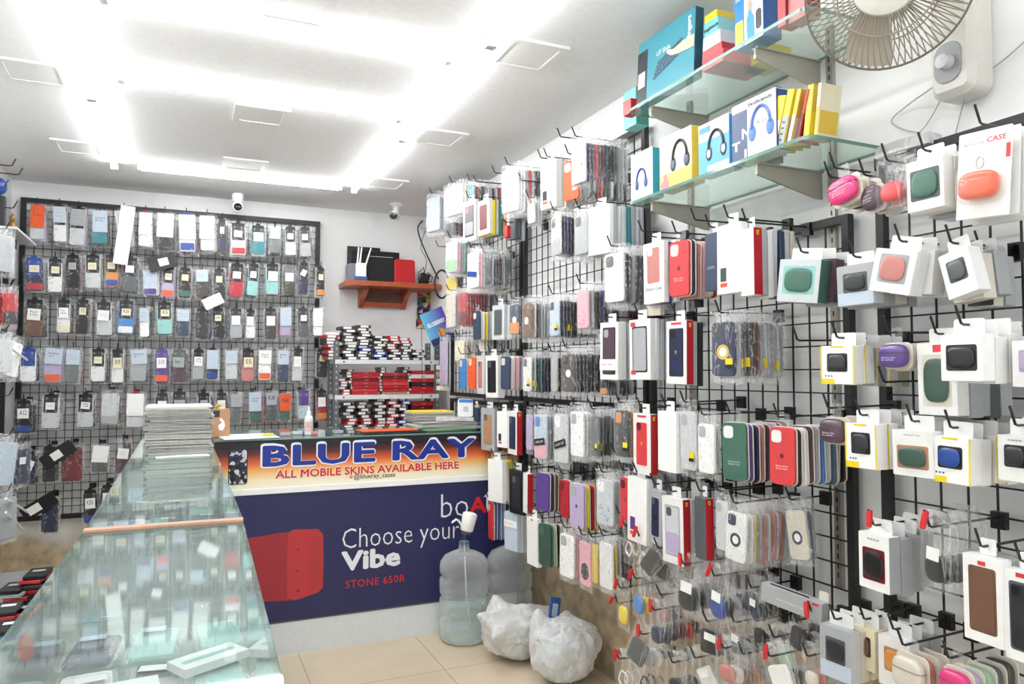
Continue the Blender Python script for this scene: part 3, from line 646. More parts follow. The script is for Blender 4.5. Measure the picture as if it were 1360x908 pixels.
# ------------------------------------------------------------------ right wall grids
XG = 1.765
RZ = -PI / 2
for lab, y1, y0, z0, z1 in (('upper black wire grid nearest the back corner', 5.02, 3.80, 1.23, 2.44), ('upper black wire grid ending beside the glass shelves', 3.78, 2.56, 1.23, 2.44),
                            ('black wire grid below the two glass shelves', 2.54, 1.535, .66, 1.85), ('tall black wire grid under the wall fan', 1.442, .25, .60, 1.985),
                            ('lower black wire grid behind the water bottles', 5.02, 3.80, .62, 1.21), ('lower black wire grid above the plastic bags', 3.78, 2.56, .50, 1.21)):
    grid_panel(lab, (XG, y1), RZ, y1 - y0, z0, z1, .07, .012)
# slotted steel uprights of the shelves
for lab, px in (('slotted steel upright on the wall at the far end of the glass shelves', 913), ('slotted steel upright on the wall at the near end of the glass shelves', 1101)):
    Y = atX(px, 200, 1.78).y
    m = MB().box(1.786, 1.80, Y - .012, Y + .012, .75, 2.45); m.mat(1)
    for k in range(60): m.box(1.7855, 1.7865, Y - .0025, Y + .0025, .78 + k * .0278, .795 + k * .0278)
    tag(obj('slotted_upright', m, [STEEL, M('k')], smooth=False), lab, 'shelf upright')

RIGHT = [
 # description, kind, face in the photo, colour, options, colours behind
 ('top row', [
  ('pale blue pouch', 'pch', (566, 586, 262, 312), 'p', {}, 'GsGp', 0),
  ('first white pouch', 'pch', (589, 617, 248, 290), 'W', {}, 'WsWG', 0),
  ('window box with red top', 'box', (617, 634, 267, 321), 'w', dict(win='h', win2='G', cam='R'), '', 0),
  ('red case in a white box', 'box', (636, 652, 266, 312), 'w', dict(win='d', winbg='w', cam='d'), 'yxtOw', 0),
  ('white paper pouch', 'pch', (665, 691, 226, 288), 'W', dict(var=1), 'WWGRskK', 0),
  ('plain white box with a small picture', 'box', (720, 741, 214, 277), 'W', dict(pic='k'), 'wxwx', 0),
  ('orange case', 'sil', (749, 769, 213, 266), 'o', dict(txt=0, logo=0), 'sGss', 0),
  ('white flowered case', 'pch', (758, 779, 190, 250), 'w', dict(spots=1, sc='Y', cam='G'), 'nNRudNkKhGs', 0)]),
 ('second row', [
  ('white and pink pouch', 'pch', (592, 609, 321, 366), 'w', dict(low='E'), 'iGTKKk', 0),
  ('blue taped white case', 'pch', (620, 637, 335, 388), 'W', dict(band='x x', bc='b', bt=8, tc='B'), 'isGNtGRkyuh', 0),
  ('dark rimmed white case', 'pch', (732, 746, 287, 345), 'w', dict(low='G', cam='k'), 'KvnK', 0),
  ('clear case', 'pch', (762, 783, 285, 344), 'G', dict(cam='h'), 'sh', 0),
  ('tall white box', 'box', (784, 812, 274, 338), 'W', {}, 'GwstGsGkK', 0)]),
 ('third row', [
  ('grey beige pouch', 'pch', (592, 606, 391, 440), 'x', {}, 'Gx', 0),
  ('red pouch', 'pch', (608, 622, 388, 437), 'r', dict(low='d'), 'rdrrdr', 0),
  ('slate blue case', 'sil', (629, 638, 413, 451), 'N', dict(txt=0), 'wyGV', 0),
  ('grey window box', 'box', (656, 672, 405, 451), 's', dict(win='h', winbg='G'), 'ws', 0),
  ('slate case with orange base', 'pch', (677, 692, 404, 449), 'N', dict(disc='W', low='O'), '', 0),
  ('brown case with white disc', 'pch', (693, 708, 402, 454), 'm', dict(disc='W'), 'xnGsG', 0),
  ('blue striped case', 'pch', (730, 744, 398, 452), 'p', dict(cam='N', low='p', sticker=1), 'nKkkK', 0),
  ('pink marble case', 'pch', (766, 783, 385, 442), 'i', dict(spots=3, sc='I'), 'GuKvK', 0),
  ('white ridged case', 'pch', (801, 831, 336, 409), 'w', dict(cam='h', var=2), 'kKGz', 0),
  ('dusty pink silicone case box', 'box', (857, 884, 322, 403), 'W', dict(win='q', winbg='W', wh=.62, wz=.38, cam='w', mark='Silicon Case', mz=.76, mc='K', mw=.8, mh=.06), 'vW', 0),
  ('coral red case', 'sil', (890, 916, 320, 393), 'R', dict(lc='d'), 'nqixr', 0),
  ('navy case box', 'box', (940, 956, 310, 386), 'N', dict(mark='case', mc='G', mz=.6, mw=.6, mh=.05), '', 0),
  ('white box with a phone picture', 'box', (957, 988, 298, 390), 'W', dict(pic='l', d=.03), '', 0),
  ('white box with red spine', 'box', (990, 1004, 304, 393), 'w', dict(spine='r', crest=1, d=.030), 'GwsNsx', .0)]),
 ('fourth row', [
  ('bright blue case', 'sil', (611, 619, 476, 517), 'B', dict(txt=0), 'w', 0),
  ('orange case', 'sil', (623, 632, 474, 516), 'o', dict(txt=0), 'nK', 0),
  ('pink window box', 'box', (636, 645, 472, 523), 's', dict(win='q', winbg='w'), '', 0),
  ('black window box', 'box', (647, 663, 472, 528), 'w', dict(win='k'), 'w', 0),
  ('teal blue case', 'sil', (666, 678, 473, 517), 'N', dict(txt=0, logo=0), 'wiV', 0),
  ('frosted white case', 'pch', (695, 707, 474, 525), 'w', dict(cam='h', sticker=1), 'Gktknk', 0),
  ('grey case', 'pch', (732, 741, 475, 525), 'G', {}, '', 0),
  ('black case with white disc', 'pch', (745, 766, 470, 526), 'z', dict(disc='W', cam='k'), 'KkKKkKkhKr', 0),
  ('cherry red lettered window box', 'box', (800, 824, 428, 504), 'w', dict(win='u', cam='G', band='super case', bc='R', wh=.82), 'wG', 0),
  ('clear frame window box', 'box', (838, 866, 424, 504), 'w', dict(win='G', winbg='K', cam='G', redtab=1), 'wsG', 0),
  ('navy case in a red spined box', 'box', (889, 916, 426, 510), 'w', dict(win='n', winbg='K', cam='k', spine='r', crest=1, shield=1, mark='xxxxx', mc='R', d=.028), 'GK', 0),
  ('navy case with a round sticker', 'pch', (943, 979, 427, 508), 'n', dict(cam='K', ring='Y', sticker=1), 'GNhzmGssG', 0)]),
 ('fifth row', [
  ('slate blue box', 'box', (628, 636, 541, 580), 'N', {}, 'w', 0),
  ('grey window box with beige case', 'box', (641, 659, 542, 598), 'G', dict(win='M', winbg='G'), 'K', 0),
  ('plain white box with a picture', 'box', (662, 676, 546, 594), 'W', dict(pic='k'), '', 0),
  ('black case in a red spined box', 'box', (678, 690, 546, 603), 'w', dict(win='n', spine='r', crest=1, d=.03), '', 0),
  ('lilac clear case', 'pch', (699, 708, 550, 603), 'V', {}, '', 0),
  ('blue and pink shimmering case', 'pch', (709, 728, 550, 616), 'p', dict(low='i', cam='B', band='CASE CASE', bt=-8), 'GG', 0),
  ('clear case with a black band', 'pch', (735, 756, 549, 622), 's', dict(cam='W', band='LUXURY CASE', bt=-14), 'G', 0),
  ('glossy white case', 'pch', (757, 777, 546, 613), 'W', dict(cam='G'), 'Ww', 0),
  ('smoke case with yellow sticker', 'pch', (785, 797, 552, 612), 'h', dict(sticker=1), 'hKh', 0),
  ('black case with a coloured square', 'pch', (816, 838, 544, 614), 'K', dict(cam='O', sticker=1), 'OE', 0),
  ('red case in a red spined box', 'box', (845, 868, 549, 629), 'w', dict(win='R', winbg='w', cam='d', spine='r', crest=1, shield=1, mark='xxxxx', mc='R', d=.028), '', 0),
  ('plain white retail box', 'box', (877, 901, 546, 626), 'W', {}, 'w', 0),
  ('clear case in a loose pouch', 'pch', (902, 926, 545, 633), 's', dict(cam='G', sticker=1, var=3), '', 0),
  ('white case with silver cameras', 'pch', (926, 951, 562, 636), 'W', dict(cam='G', mark=1), 's', 0),
  ('green silicone case', 'sil', (959, 991, 561, 637), 'e', dict(cam='w', lc='h'), 'vnquVnu', 0),
  ('red silicone case', 'sil', (1023, 1056, 567, 643), 'R', dict(cam='w', lc='d'), 'kwuGBpaGk', 0)]),
 ('sixth row', [
  ('slim white box', 'box', (650, 669, 610, 666), 'W', {}, 'xyE', 0),
  ('black box', 'box', (679, 697, 624, 682), 'k', dict(win='K', winbg='k'), 'w', 0),
  ('white box with a red spine edge', 'box', (700, 703, 628, 681), 'w', dict(spine='r', d=.03), '', 0),
  ('purple case', 'sil', (713, 730, 628, 678), 'v', dict(txt=0, cam='v'), 'nmqk', 0),
  ('crimson case', 'sil', (745, 756, 637, 687), 'r', dict(txt=0, cam='d'), '', 0),
  ('lilac case', 'sil', (757, 776, 642, 701), 'V', dict(txt=0, cam='G'), 'yrO', 0),
  ('clear case with blue flowers', 'pch', (791, 817, 636, 704), 's', dict(cam='W', spots=5, sc='B'), 'GsE', 0),
  ('coral case', 'sil', (825, 838, 634, 692), 'R', dict(txt=0, cam='d'), '', 0),
  ('white box with a purple picture', 'box', (838, 863, 634, 720), 'W', dict(pic='v', d=.03), '', 0),
  ('dark case with ring holder', 'box', (866, 882, 650, 722), 'G', dict(win='n', winbg='G', ringc='k'), '', 0),
  ('shimmering violet case in a red spined box', 'box', (883, 911, 660, 747), 'w', dict(win='s', winbg='G', win2='V', cam='h', spine='r', d=.03, crest=1), 's', 0),
  ('red spined grey box', 'box', (931, 938, 660, 741), 'h', dict(spine='r', crest=1, d=.03), '', 0),
  ('clear case beside the red spine', 'pch', (950, 969, 664, 738), 's', dict(cam='G'), '', 0),
  ('white case with black ring', 'pch', (965, 996, 680, 754), 'w', dict(ring='k', cam='n', roll=4), 'sYGqs', 0),
  ('white case with navy ring', 'pch', (1040, 1070, 676, 749), 'x', dict(ring='n', roll=-8), 'aG', .10)]),
 ('seventh row', [
  ('striped rainbow case', 'sil', (649, 655, 667, 716), 'R', dict(txt=0, logo=0), 'vBVNG', 0),
  ('light blue window box', 'box', (672, 689, 680, 730), 'p', dict(band='max plus', bc='K', bz=.3), 'wsw', 0),
  ('white box with red print', 'box', (702, 716, 687, 750), 'W', dict(mark='x', mc='R', mw=.2), '', 0),
  ('dark green case', 'sil', (716, 732, 696, 751), 'l', dict(txt=0, lin='e', cam='e'), 'EkEK', 0),
  ('white case box with camera picture', 'pch', (743, 765, 709, 773), 'W', dict(cam='G'), 'i', 0),
  ('pink case with a black emblem', 'pch', (769, 786, 719, 784), 'i', dict(emblem=1, cam='i'), '', 0),
  ('gold printed clear case', 'pch', (787, 794, 722, 780), 'Y', {}, '', 0),
  ('white clear case', 'pch', (795, 815, 720, 788), 'w', {}, 'YGzmk', 0)]),
]
def hang(kind, box, col, o, behind, xf0, label, group, wall='R', extra_hook=True, cap=None, XGp=XG, xf=None):
    x0, x1, y0, y1 = box; Xf = (xf if xf else 1.530) + xf0
    pc = (x0 + x1) / 2
    top = atX(pc, y0, Xf); bot = atX(pc, y1, Xf); a, b = atX(x0, y0, Xf), atX(x1, y0, Xf)
    h = top.z - bot.z; w0 = abs(a.y - b.y); asp = dict(sil=.50, pch=.56, box=.52, ear=1.45, ebox=1.0, acc=.62, card=.62)[kind]
    if 'asp' in o: asp = o['asp']
    phi = math.atan2(top.y, top.x); w = h * asp
    c = w0 * math.cos(phi) / w
    dlt = phi - math.acos(max(-1, min(1, c)))
    lim = .30 if kind in ('sil', 'pch', 'acc') else .20
    dlt = max(-.06, min(lim, dlt)); w = max(h * .3, min(h * 1.6, w0 * math.cos(phi) / math.cos(phi - dlt)))
    g = o.get('gap', .022 if kind in ('box', 'ebox') else .030)
    th = {'sil': .017, 'pch': .019, 'box': o.get('d', .022), 'ebox': o.get('d', .036), 'ear': .032, 'acc': .027, 'card': .034}[kind]
    roll = math.radians(o.get('roll', rnd.uniform(-1.2, 1.2)))
    hz = top.z + g
    r = item(kind, w, h, col, o); r.location = (Xf + (.0 if kind not in ('box', 'ebox') else 0), top.y, hz); r.rotation_euler = (0, roll, RZ + dlt)
    tag(r, label, CATS[kind], group)
    if extra_hook:
        hk = hook((XGp - .012, top.y, hz + .002), XGp - Xf + .005 + o.get('tipout', 0), RZ, fit('black hook holding the ' + o['desc'] + ', ' + o['row'], 'hook holding the ' + o['desc'] + ', ' + o['row'].split(' of')[0]), 'hooks on the stocked wall', cap)
    th2 = {'box': o.get('d2', .016), 'card': .010, 'pch': .0142}.get(kind, th)
    X = Xf + th / 2 + th2 / 2 + .002; left = (XGp - .03 - X); n = len(behind)
    step = min(max(th2 + .001, left / max(1, n)), th2 + (.003 if kind == 'pch' else .006))
    if kind == 'pch' and n >= 3: behind = behind + ''.join(rnd.choice(behind + 'GshK') for _ in range(12)); n = len(behind)
    for k, cc in enumerate(behind):
        if X > XGp - .028: break
        q = plain(kind, w, h, cc, o, None)
        q.location = (X, top.y + rnd.uniform(-.004, .004), hz - rnd.uniform(-.002, .008)); q.rotation_euler = (0, roll * .5 + rnd.uniform(-.03, .03), RZ + dlt + rnd.uniform(-.02, .02))
        if kind == 'pch' and k >= 3: STUFF_BACK.append(q); X += step; continue
        tag(q, fit('%s %s %s behind the %s, %s' % (CNAME[cc], NOUN[kind], ORD[k + 1], o['desc'], o['row']), '%s %s %s behind the %s, %s' % (CNAME[cc], NOUN[kind], ORD[k + 1], o['desc'], o['row'].split(' of')[0]), '%s %s behind the %s, %s' % (CNAME[cc], ORD[k + 1], o['desc'], o['row'].split(' of')[0])), CATS[kind], NOUN[kind] + 's behind the front pieces on the stocked wall')
        X += step
    return r
for row, lst in RIGHT:
    for desc, kind, box, col, o, behind, xf0 in lst:
        o = dict(o, desc=desc, row=row)
        hang(kind, box, col, o, behind, xf0, fit('%s leading its hook, %s of right wall' % (desc, row)), 'front pieces on the stocked wall')

# deeper pieces seen between and under the rows: shorter hooks close to the wall
DEEP = [
 ('second layer of the top row', [
  ('teal topped pouch', 'pch', (622, 632, 246, 268), 't', {}, 'rGk', .02), ('dark bundle of pouches', 'pch', (592, 606, 296, 330), 'z', {}, 'uhd', .03),
  ('grey flat box', 'box', (676, 686, 290, 318), 'h', {}, 'hG', .04), ('small red box', 'box', (672, 676, 300, 316), 'r', {}, '', .0),
  ('clear rimmed case', 'pch', (776, 786, 238, 266), 'K', {}, 'GdRl', .03), ('silver pouch', 'pch', (700, 712, 270, 300), 's', {}, 'Gs', .05)]),
 ('second layer of the middle rows', [
  ('yellow printed pouch', 'pch', (592, 608, 368, 394), 'Y', {}, 'zK', .03), ('dark boxed case', 'pch', (640, 652, 342, 382), 'h', {}, 'GuK', .06), ('amber base pouch', 'pch', (797, 808, 503, 526), 'k', dict(low='O'), 'KuGuu', .06),
  ('grey carton lying under the white case', 'box', (858, 884, 404, 419), 'x', {}, '', .03), ('dark purple case', 'pch', (826, 836, 395, 432), 'u', {}, 'dkz', .10),
  ('cream pouch near the corner', 'pch', (604, 618, 452, 482), 'c', {}, 'xGc', .03), ('lilac long pouch', 'pch', (584, 595, 452, 518), 'V', {}, 'G', .0),
  ('white square pouch', 'pch', (636, 644, 446, 470), 'x', {}, 'cGx', .04)]),
 ('second layer of the lower rows', [
  ('white boxed pouch', 'box', (654, 668, 598, 612), 'w', {}, 'w', .05), ('smoke pouch', 'pch', (742, 760, 612, 640), 'h', {}, 'KhK', .06), ('charcoal pouch', 'pch', (812, 830, 610, 640), 'K', {}, 'khK', .06),
  ('grey clear pouch', 'pch', (866, 882, 628, 652), 'G', {}, 'hGs', .06), ('dark lower pouch', 'pch', (820, 832, 690, 716), 'k', {}, 'KkK', .05), ('grey hanging tag card', 'box', (920, 932, 640, 664), 'w', {}, 'G', .08)]),
]
for row, lst in DEEP:
    for desc, kind, box, col, o, behind, xf0 in lst:
        o = dict(o, desc=desc, row=row)
        hang(kind, box, col, o, behind, xf0, fit('%s tucked close to the grid, %s' % (desc, row), '%s near the grid, %s' % (desc, row)), 'pieces tucked between the rows')

# accessory pouches low on the wall
ACC = [
 ('first white cable pouch', 'acc', (828, 842, 708, 760), 'W', dict(body='cable', asp=.6), 'WWw', 0, 1), ('second white cable pouch', 'acc', (846, 862, 722, 776), 'w', dict(body='cable', asp=.6), 'wW', 0, 1),
 ('tilted pouch with a metal case', 'acc', (866, 892, 738, 790), 'z', dict(body='card', roll=38), 'zG', 0, 0),
 ('yellow earbud pouch', 'acc', (820, 836, 790, 846), 'y', {}, '', 0, 1), ('pale blue earbud pouch', 'acc', (840, 857, 778, 832), 'B', {}, 'yqk', 0, 1),
 ('black earbud pouch with a white tag', 'acc', (896, 930, 760, 832), 'k', dict(tag=1), 'khKu', 0, 1), ('blue earbud pouch with a white tag', 'acc', (940, 968, 776, 842), 'b', dict(tag=1), 'kGnk', 0, 1),
 ('blue pouch behind the white one', 'acc', (994, 1012, 792, 840), 'n', dict(tag=1), 'kK', .06, 0),
 ('navy pouch on a red capped hook', 'acc', (862, 884, 820, 872), 'n', {}, 'kKdR', 0, 1), ('large clear pouch with black header', 'acc', (926, 962, 836, 886), 'k', dict(body='card', tag=1), 'uz', .02, 0),
 ('grey pouch with a black banner', 'acc', (842, 872, 852, 905), 'h', dict(body='card', roll=25), 'Gw', 0, 1), ('white cable pouch by the bags', 'acc', (816, 838, 884, 930), 'W', dict(body='cable'), 'ww', 0, 1),
 ('clear pouch with pale cover', 'acc', (950, 982, 872, 925), 'q', {}, 'xGi', 0, 1), ('white printed pouch', 'acc', (1010, 1046, 884, 930), 'W', dict(body='card', roll=-20), 'GkG', 0, 1), ('crumpled clear pouch with green print', 'acc', (1020, 1046, 858, 902), 'E', dict(body='card', roll=-25), 'GO', .08, 0),
 ('clear pouch with a bracelet', 'acc', (882, 900, 748, 800), 'G', dict(body='cable'), 'sG', .04, 0), ('grey pouch beside the dark header', 'acc', (968, 990, 838, 888), 'h', dict(tag=1), 'Kh', .04, 0), ('black pouch by the long box', 'acc', (1000, 1018, 836, 880), 'k', dict(body='card'), 'KG', .08, 0),
 ('pale pink pouch', 'acc', (872, 892, 800, 842), 'q', {}, 'zu', .05, 0), ('silver cover pouch', 'acc', (918, 940, 738, 790), 's', dict(body='card', roll=-12), 'GhG', .07, 0), ('plum cover pouch', 'acc', (968, 990, 752, 800), 'u', {}, 'zGk', .08, 0), ('dark strap pouch', 'acc', (1052, 1076, 836, 884), 'K', dict(body='card', roll=12), 'kG', .06, 0),
 ('white banner pouch', 'acc', (914, 942, 884, 934), 'w', dict(body='card', roll=-30, tag=1), 'Gs', .03, 0), ('brown cover pouch', 'acc', (980, 1004, 880, 930), 'm', {}, 'MG', .05, 0), ('black cable pouch', 'acc', (846, 866, 890, 936), 'k', dict(body='cable'), 'kG', .03, 0), ('clear round pouch', 'acc', (1066, 1090, 884, 932), 'x', {}, 'qG', .05, 0),
 ('dark pouch in the lowest row', 'acc', (884, 912, 890, 940), 'k', {}, 'Kk', 0, 0),
]
for desc, kind, box, col, o, behind, xf0, cap in ACC:
    o = dict(o, desc=desc, row='accessory rows')
    hang(kind, box, col, o, behind, xf0, fit('%s among accessory pouches low on the right wall' % desc), 'accessory pouches low on the wall', cap=cap)

# near grid: earbud covers and their boxes
NEAR = [
 ('first row of the near grid', [
  ('hot pink earbud cover', 'ear', (1097, 1133, 238, 271), 'I', dict(roll=-10), 'xu', 0, 0), ('plum earbud cover', 'ear', (1142, 1166, 248, 280), 'u', dict(roll=-8), 'zx', .02, 0),
  ('red earbud pouch', 'acc', (1163, 1206, 224, 287), 'R', dict(asp=.8, gap=.02), 'qx', 0, 0), ('white box with dark window', 'ebox', (1209, 1258, 212, 280), 'w', dict(win='e', winbg='h', ww=.8, wh=.6, wz=.5, asp=.75), 'xGw', 0, 0),
  ('white card with an orange earbud case', 'card', (1273, 1345, 172, 288), 'W', dict(win='o', gap=.012, roll=4), 'WwwWw', 0, 0)]),
 ('second row of the near grid', [
  ('green earbud box in a pouch', 'ebox', (1043, 1098, 345, 402), 's', dict(win='e', winbg='T', ww=.78, wh=.66, wz=.48, side='e', roll=7, d=.045), 'uG', 0, 0),
  ('grey clear earbud box', 'ebox', (1116, 1165, 352, 406), 'G', dict(win='K', winbg='h', ww=.66, low='p', side='s'), 'GxG', 0, 0),
  ('tilted white box with a pink cover', 'ebox', (1174, 1230, 332, 390), 'w', dict(win='q', winbg='G', ww=.7, wh=.66, roll=13, side='w', d=.05), 'ww', 0, 0),
  ('second tilted white box', 'ebox', (1250, 1290, 335, 396), 'w', dict(win='h', winbg='h', roll=-14, d=.04), 'xG', .02, 0),
  ('pale box by the tilted ones', 'ebox', (1290, 1326, 342, 408), 'x', dict(win='K', winbg='h', low='z', d=.03), 'G', .12, 0)]),
 ('third row of the near grid', [
  ('yellow edged box with black cover', 'ebox', (1096, 1140, 459, 510), 'W', dict(win='K', yel=1), 'WGWx', 0, 0),
  ('purple earbud cover', 'ear', (1168, 1204, 457, 488), 'v', {}, 'xG', 0, 0),
  ('tall white box with green cover', 'ebox', (1224, 1276, 455, 551), 'w', dict(win='l', winbg='x', asp=.6, ww=.74, wh=.72, wz=.52, redtag=1), 'GGhG', .03, 0),
  ('white box with black cover', 'ebox', (1256, 1312, 444, 506), 'W', dict(win='k', winbg='K', ww=.74, wh=.56, wz=.5, asp=.95), 'wwW', -.06, 0),
  ('white box with lilac print', 'ebox', (1351, 1400, 452, 514), 'W', dict(win='V', winbg='V'), 'ww', 0, 0)]),
 ('fourth row of the near grid', [
  ('plum earbud cover by the red case', 'ear', (1090, 1122, 556, 588), 'u', {}, 'xw', 0, 0),
  ('yellow edged box with dark grey cover', 'ebox', (1129, 1170, 562, 621), 'W', dict(win='K', yel=1), 'Wwx', 0, 0),
  ('white box with gold rimmed cover', 'ebox', (1191, 1245, 571, 632), 'w', dict(win='l', winbg='M', ww=.78, wh=.5, wz=.58, mark='earbud case'), 'wWw', 0, 0),
  ('yellow edged box with blue cover', 'ebox', (1243, 1296, 580, 641), 'W', dict(win='b', yel=1), 'WwWw', 0, 0),
  ('white box cut by the edge', 'ebox', (1332, 1380, 578, 640), 'w', dict(win='K', winbg='K', mark='case'), 'ww', 0, 0)]),
 ('fifth row of the near grid', [
  ('white box with red and black cover', 'ebox', (1147, 1187, 708, 782), 'W', dict(win='k', winbg='d', ww=.74, wh=.58, wz=.55, side='G', asp=.72, mark='case'), 'GGG', 0, 1),
  ('black earbud cover in a clear pouch', 'acc', (1222, 1262, 716, 802), 'k', dict(asp=.68, tag=1), 'khlG', 0, 1),
  ('tall white box with a brown cover', 'box', (1284, 1336, 738, 852), 'W', dict(win='m', winbg='m', cam='m', mark='xxxx', mc='R', mz=.08, mw=.2, mh=.05, d=.03), 'GwG', 0, 0),
  ('tall white box cut by the edge', 'box', (1338, 1388, 758, 878), 'W', dict(win='K', winbg='h', cam='k', mark='xx', mc='R', mw=.3, mh=.05, d=.03), 'G', 0, 0)]),
 ('lowest row of the near grid', [
  ('grey clear box with dark cover', 'ebox', (1094, 1136, 832, 900), 'G', dict(win='K', winbg='h', low='p', asp=.7, side='s'), 'xc', 0, 0),
  ('cream box with brown window', 'ebox', (1140, 1168, 832, 886), 'c', dict(win='m', winbg='z'), 'x', .06, 0),
  ('white box with orange window', 'ebox', (1172, 1214, 846, 912), 'w', dict(win='O', winbg='M', asp=.7), 'GG', .05, 0),
  ('beige earbud cover', 'ear', (1186, 1226, 872, 916), 'x', {}, 'qx', 0, 0), ('hot pink glossy cover', 'ear', (1248, 1286, 890, 928), 'I', {}, 'VEhz', 0, 0)]),
]
for row, lst in NEAR:
    for desc, kind, box, col, o, behind, xf0, cap in lst:
        o = dict(o, desc=desc, row=row)
        hang(kind, box, col, o, behind, xf0, fit('%s leading its hook, %s' % (desc, row)), 'earbud cases on the near grid', cap=cap)
# long grey box hung sideways, bare red capped hook above it
p = atX(1054, 798, 1.56)
r = add('long_retail_box', MB().rr(.20, .052, .03, .002, 0, 0, -.015, .0008, 1).mesh('long_retail_box', M('G', .4)), None, p, (0, math.radians(3), RZ + .12))
plate('window', .13, .006, M('k', .3), r, -.01, .027, -.006); text('lettering', 'Silicone Protective Case', .09, .006, M('w'), r, (0, -.0156, -.004)); plate('red_label', .022, .007, M('R'), r, .08, .018, -.0151, .0005)
plate('hang_tab', .03, .06, M('x'), r, .085, .02, .014)
tag(r, 'long grey box hung sideways above the lowest accessory pouches', 'retail box')
for px, py, cap, lab in ((1076, 815, 1, 'red capped hook below the long grey box'), (1056, 450, 0, 'bare hook beside the navy case with a round sticker'), (716, 208, 0, 'bare hook reaching out above the white box'), (690, 238, 0, 'bare hook above the white paper pouch'), (742, 180, 0, 'bare hook above the flowered case'),
                         (655, 228, 0, 'bare hook over the first white pouch'), (630, 240, 0, 'bare hook over the window box'), (588, 246, 0, 'bare hook over the pale blue pouch'), (580, 326, 0, 'bare hook by the ring of cable'), (850, 305, 0, 'bare hook below the lower glass shelf'), (920, 290, 0, 'bare hook above the coral red case'), (1098, 232, 0, 'bare hook by the hot pink cover'), (840, 720, 1, 'red capped hook by the cable pouches'), (818, 800, 1, 'red capped hook by the yellow pouch'), (824, 874, 1, 'red capped hook above the bags'), (1170, 505, 0, 'bare hook above the purple cover')):
    p = atX(px, py, 1.55); hook((XG - .012, p.y, p.z), .205, RZ, lab, 'hooks on the stocked wall', cap)
# ------------------------------------------------------------------ BLUE RAY counter
YC = 3.82; ZT = 1.045; ZC = 1.066
def pz(px, py, Y=YC): return atY(px, py, Y).z
def pxx(px, py, Y=YC): return atY(px, py, Y).x
ctr = empty('shop_counter', (.14, YC, 0)); tag(ctr, 'white shop counter with a printed sign and a navy speaker banner on its front', 'counter')
def lx(x): return x - .14
XE = 1.735
b = MB().box(0, lx(XE), .004, .60, .0, ZC - .0245); obj('cabinet_body', b, M((226, 228, 230), .4), ctr, smooth=False)
zb = pz(363, 828); zs0 = pz(318, 657.5); zs1 = pz(318, 650)
obj('plinth', MB().box(0, lx(XE), -.004, .004, 0, zb), M((226, 230, 234), .4), ctr, smooth=False)
obj('plinth_edge', MB().box(0, lx(XE), -.007, .0, zb, zb + .008), M('h', .4), ctr, smooth=False)
mt, nt, out = newmat('sign_print'); N = nt.nodes.new; L = nt.links.new
p_ = N('ShaderNodeBsdfPrincipled'); p_.inputs['Roughness'].default_value = .4; L(p_.outputs[0], out.inputs[0])
tc = N('ShaderNodeTexCoord'); sp = N('ShaderNodeSeparateXYZ'); L(tc.outputs['Generated'], sp.inputs[0])
cr = N('ShaderNodeValToRGB'); L(sp.outputs[2], cr.inputs[0]); L(cr.outputs[0], p_.inputs[0])
for i, (ps, c) in enumerate(((0.0, (248, 244, 226)), (.16, (250, 238, 204)), (.34, (246, 190, 110)), (.52, (226, 100, 48)), (.72, (96, 34, 34)), (.86, (22, 18, 28)))):
    e = cr.color_ramp.elements[i] if i < 2 else cr.color_ramp.elements.new(ps)
    e.position = ps; e.color = (*[lin(q) for q in c], 1)
sign = obj('sign_board', MB().box(0, lx(XE), -.012, .004, zs1, ZC - .0125), mt, ctr, smooth=False); sign['label'] = 'printed sign fading from black through orange to cream'
obj('white_strip', MB().box(0, lx(XE), -.018, .004, zs0, zs1), M('W', .35), ctr, smooth=False)
ban = obj('banner', MB().box(0, lx(XE), -.009, .004, zb + .008, zs0), M((36, 38, 86), .45, 0, 0, .04, 3), ctr, smooth=False); ban['label'] = 'navy printed speaker banner'
gt = MB(); gt.box(-.0, lx(XE), -.013, .60, ZC - .008, ZC); g2 = gt.mesh('glass_top', [GLASS, EDGE], False)
for p in g2.polygons:
    if abs(p.normal.z) < .5: p.material_index = 1
add('glass_top', g2, ctr)
obj('top_board', MB().box(0, lx(XE), .0045, .60, ZC - .024, ZC - .0085), M((36, 40, 42), .3), ctr, smooth=False)
def ptext(parent, body, x0, x1, ytop, ybot, mat, name='lettering', bold=0., y=-.0135, spacing=1., grow=0.):
    X0, X1 = pxx(x0, ybot), pxx(x1, ybot); z1, z0 = pz(x0, ytop), pz(x0, ybot)
    return text(name, body, X1 - X0 + grow, z1 - z0 + grow, mat, parent, (lx((X0 + X1) / 2), y, (z0 + z1) / 2), bold=bold, spacing=spacing)
BLUE = M((16, 46, 144), .4); REDT = M((214, 34, 36), .4); WHT = M((240, 242, 246), .4)
ptext(sign, 'BLUE RAY', 347, 631, 590, 620.5, WHT, 'lettering_outline', .055, -.0128, 1.05, .012)
ptext(sign, 'BLUE RAY', 348, 630, 591.5, 620, BLUE, 'lettering', .034, -.0134, 1.05)
ptext(sign, 'ALL MOBILE SKINS AVAILABLE HERE', 365, 609, 623.5, 635.5, WHT, 'lettering_outline', .035, -.0126, 1, .004)
ptext(sign, 'ALL MOBILE SKINS AVAILABLE HERE', 365.5, 608.5, 624, 635.2, REDT, 'lettering', .022, -.0132)
ptext(sign, '@blueray_cases', 469, 524, 629, 637.5, M('k'), 'lettering', .01, -.0130)
ptext(sign, 'o', 463.5, 467.5, 630.5, 635, REDT, 'camera_symbol', .03, -.0130)
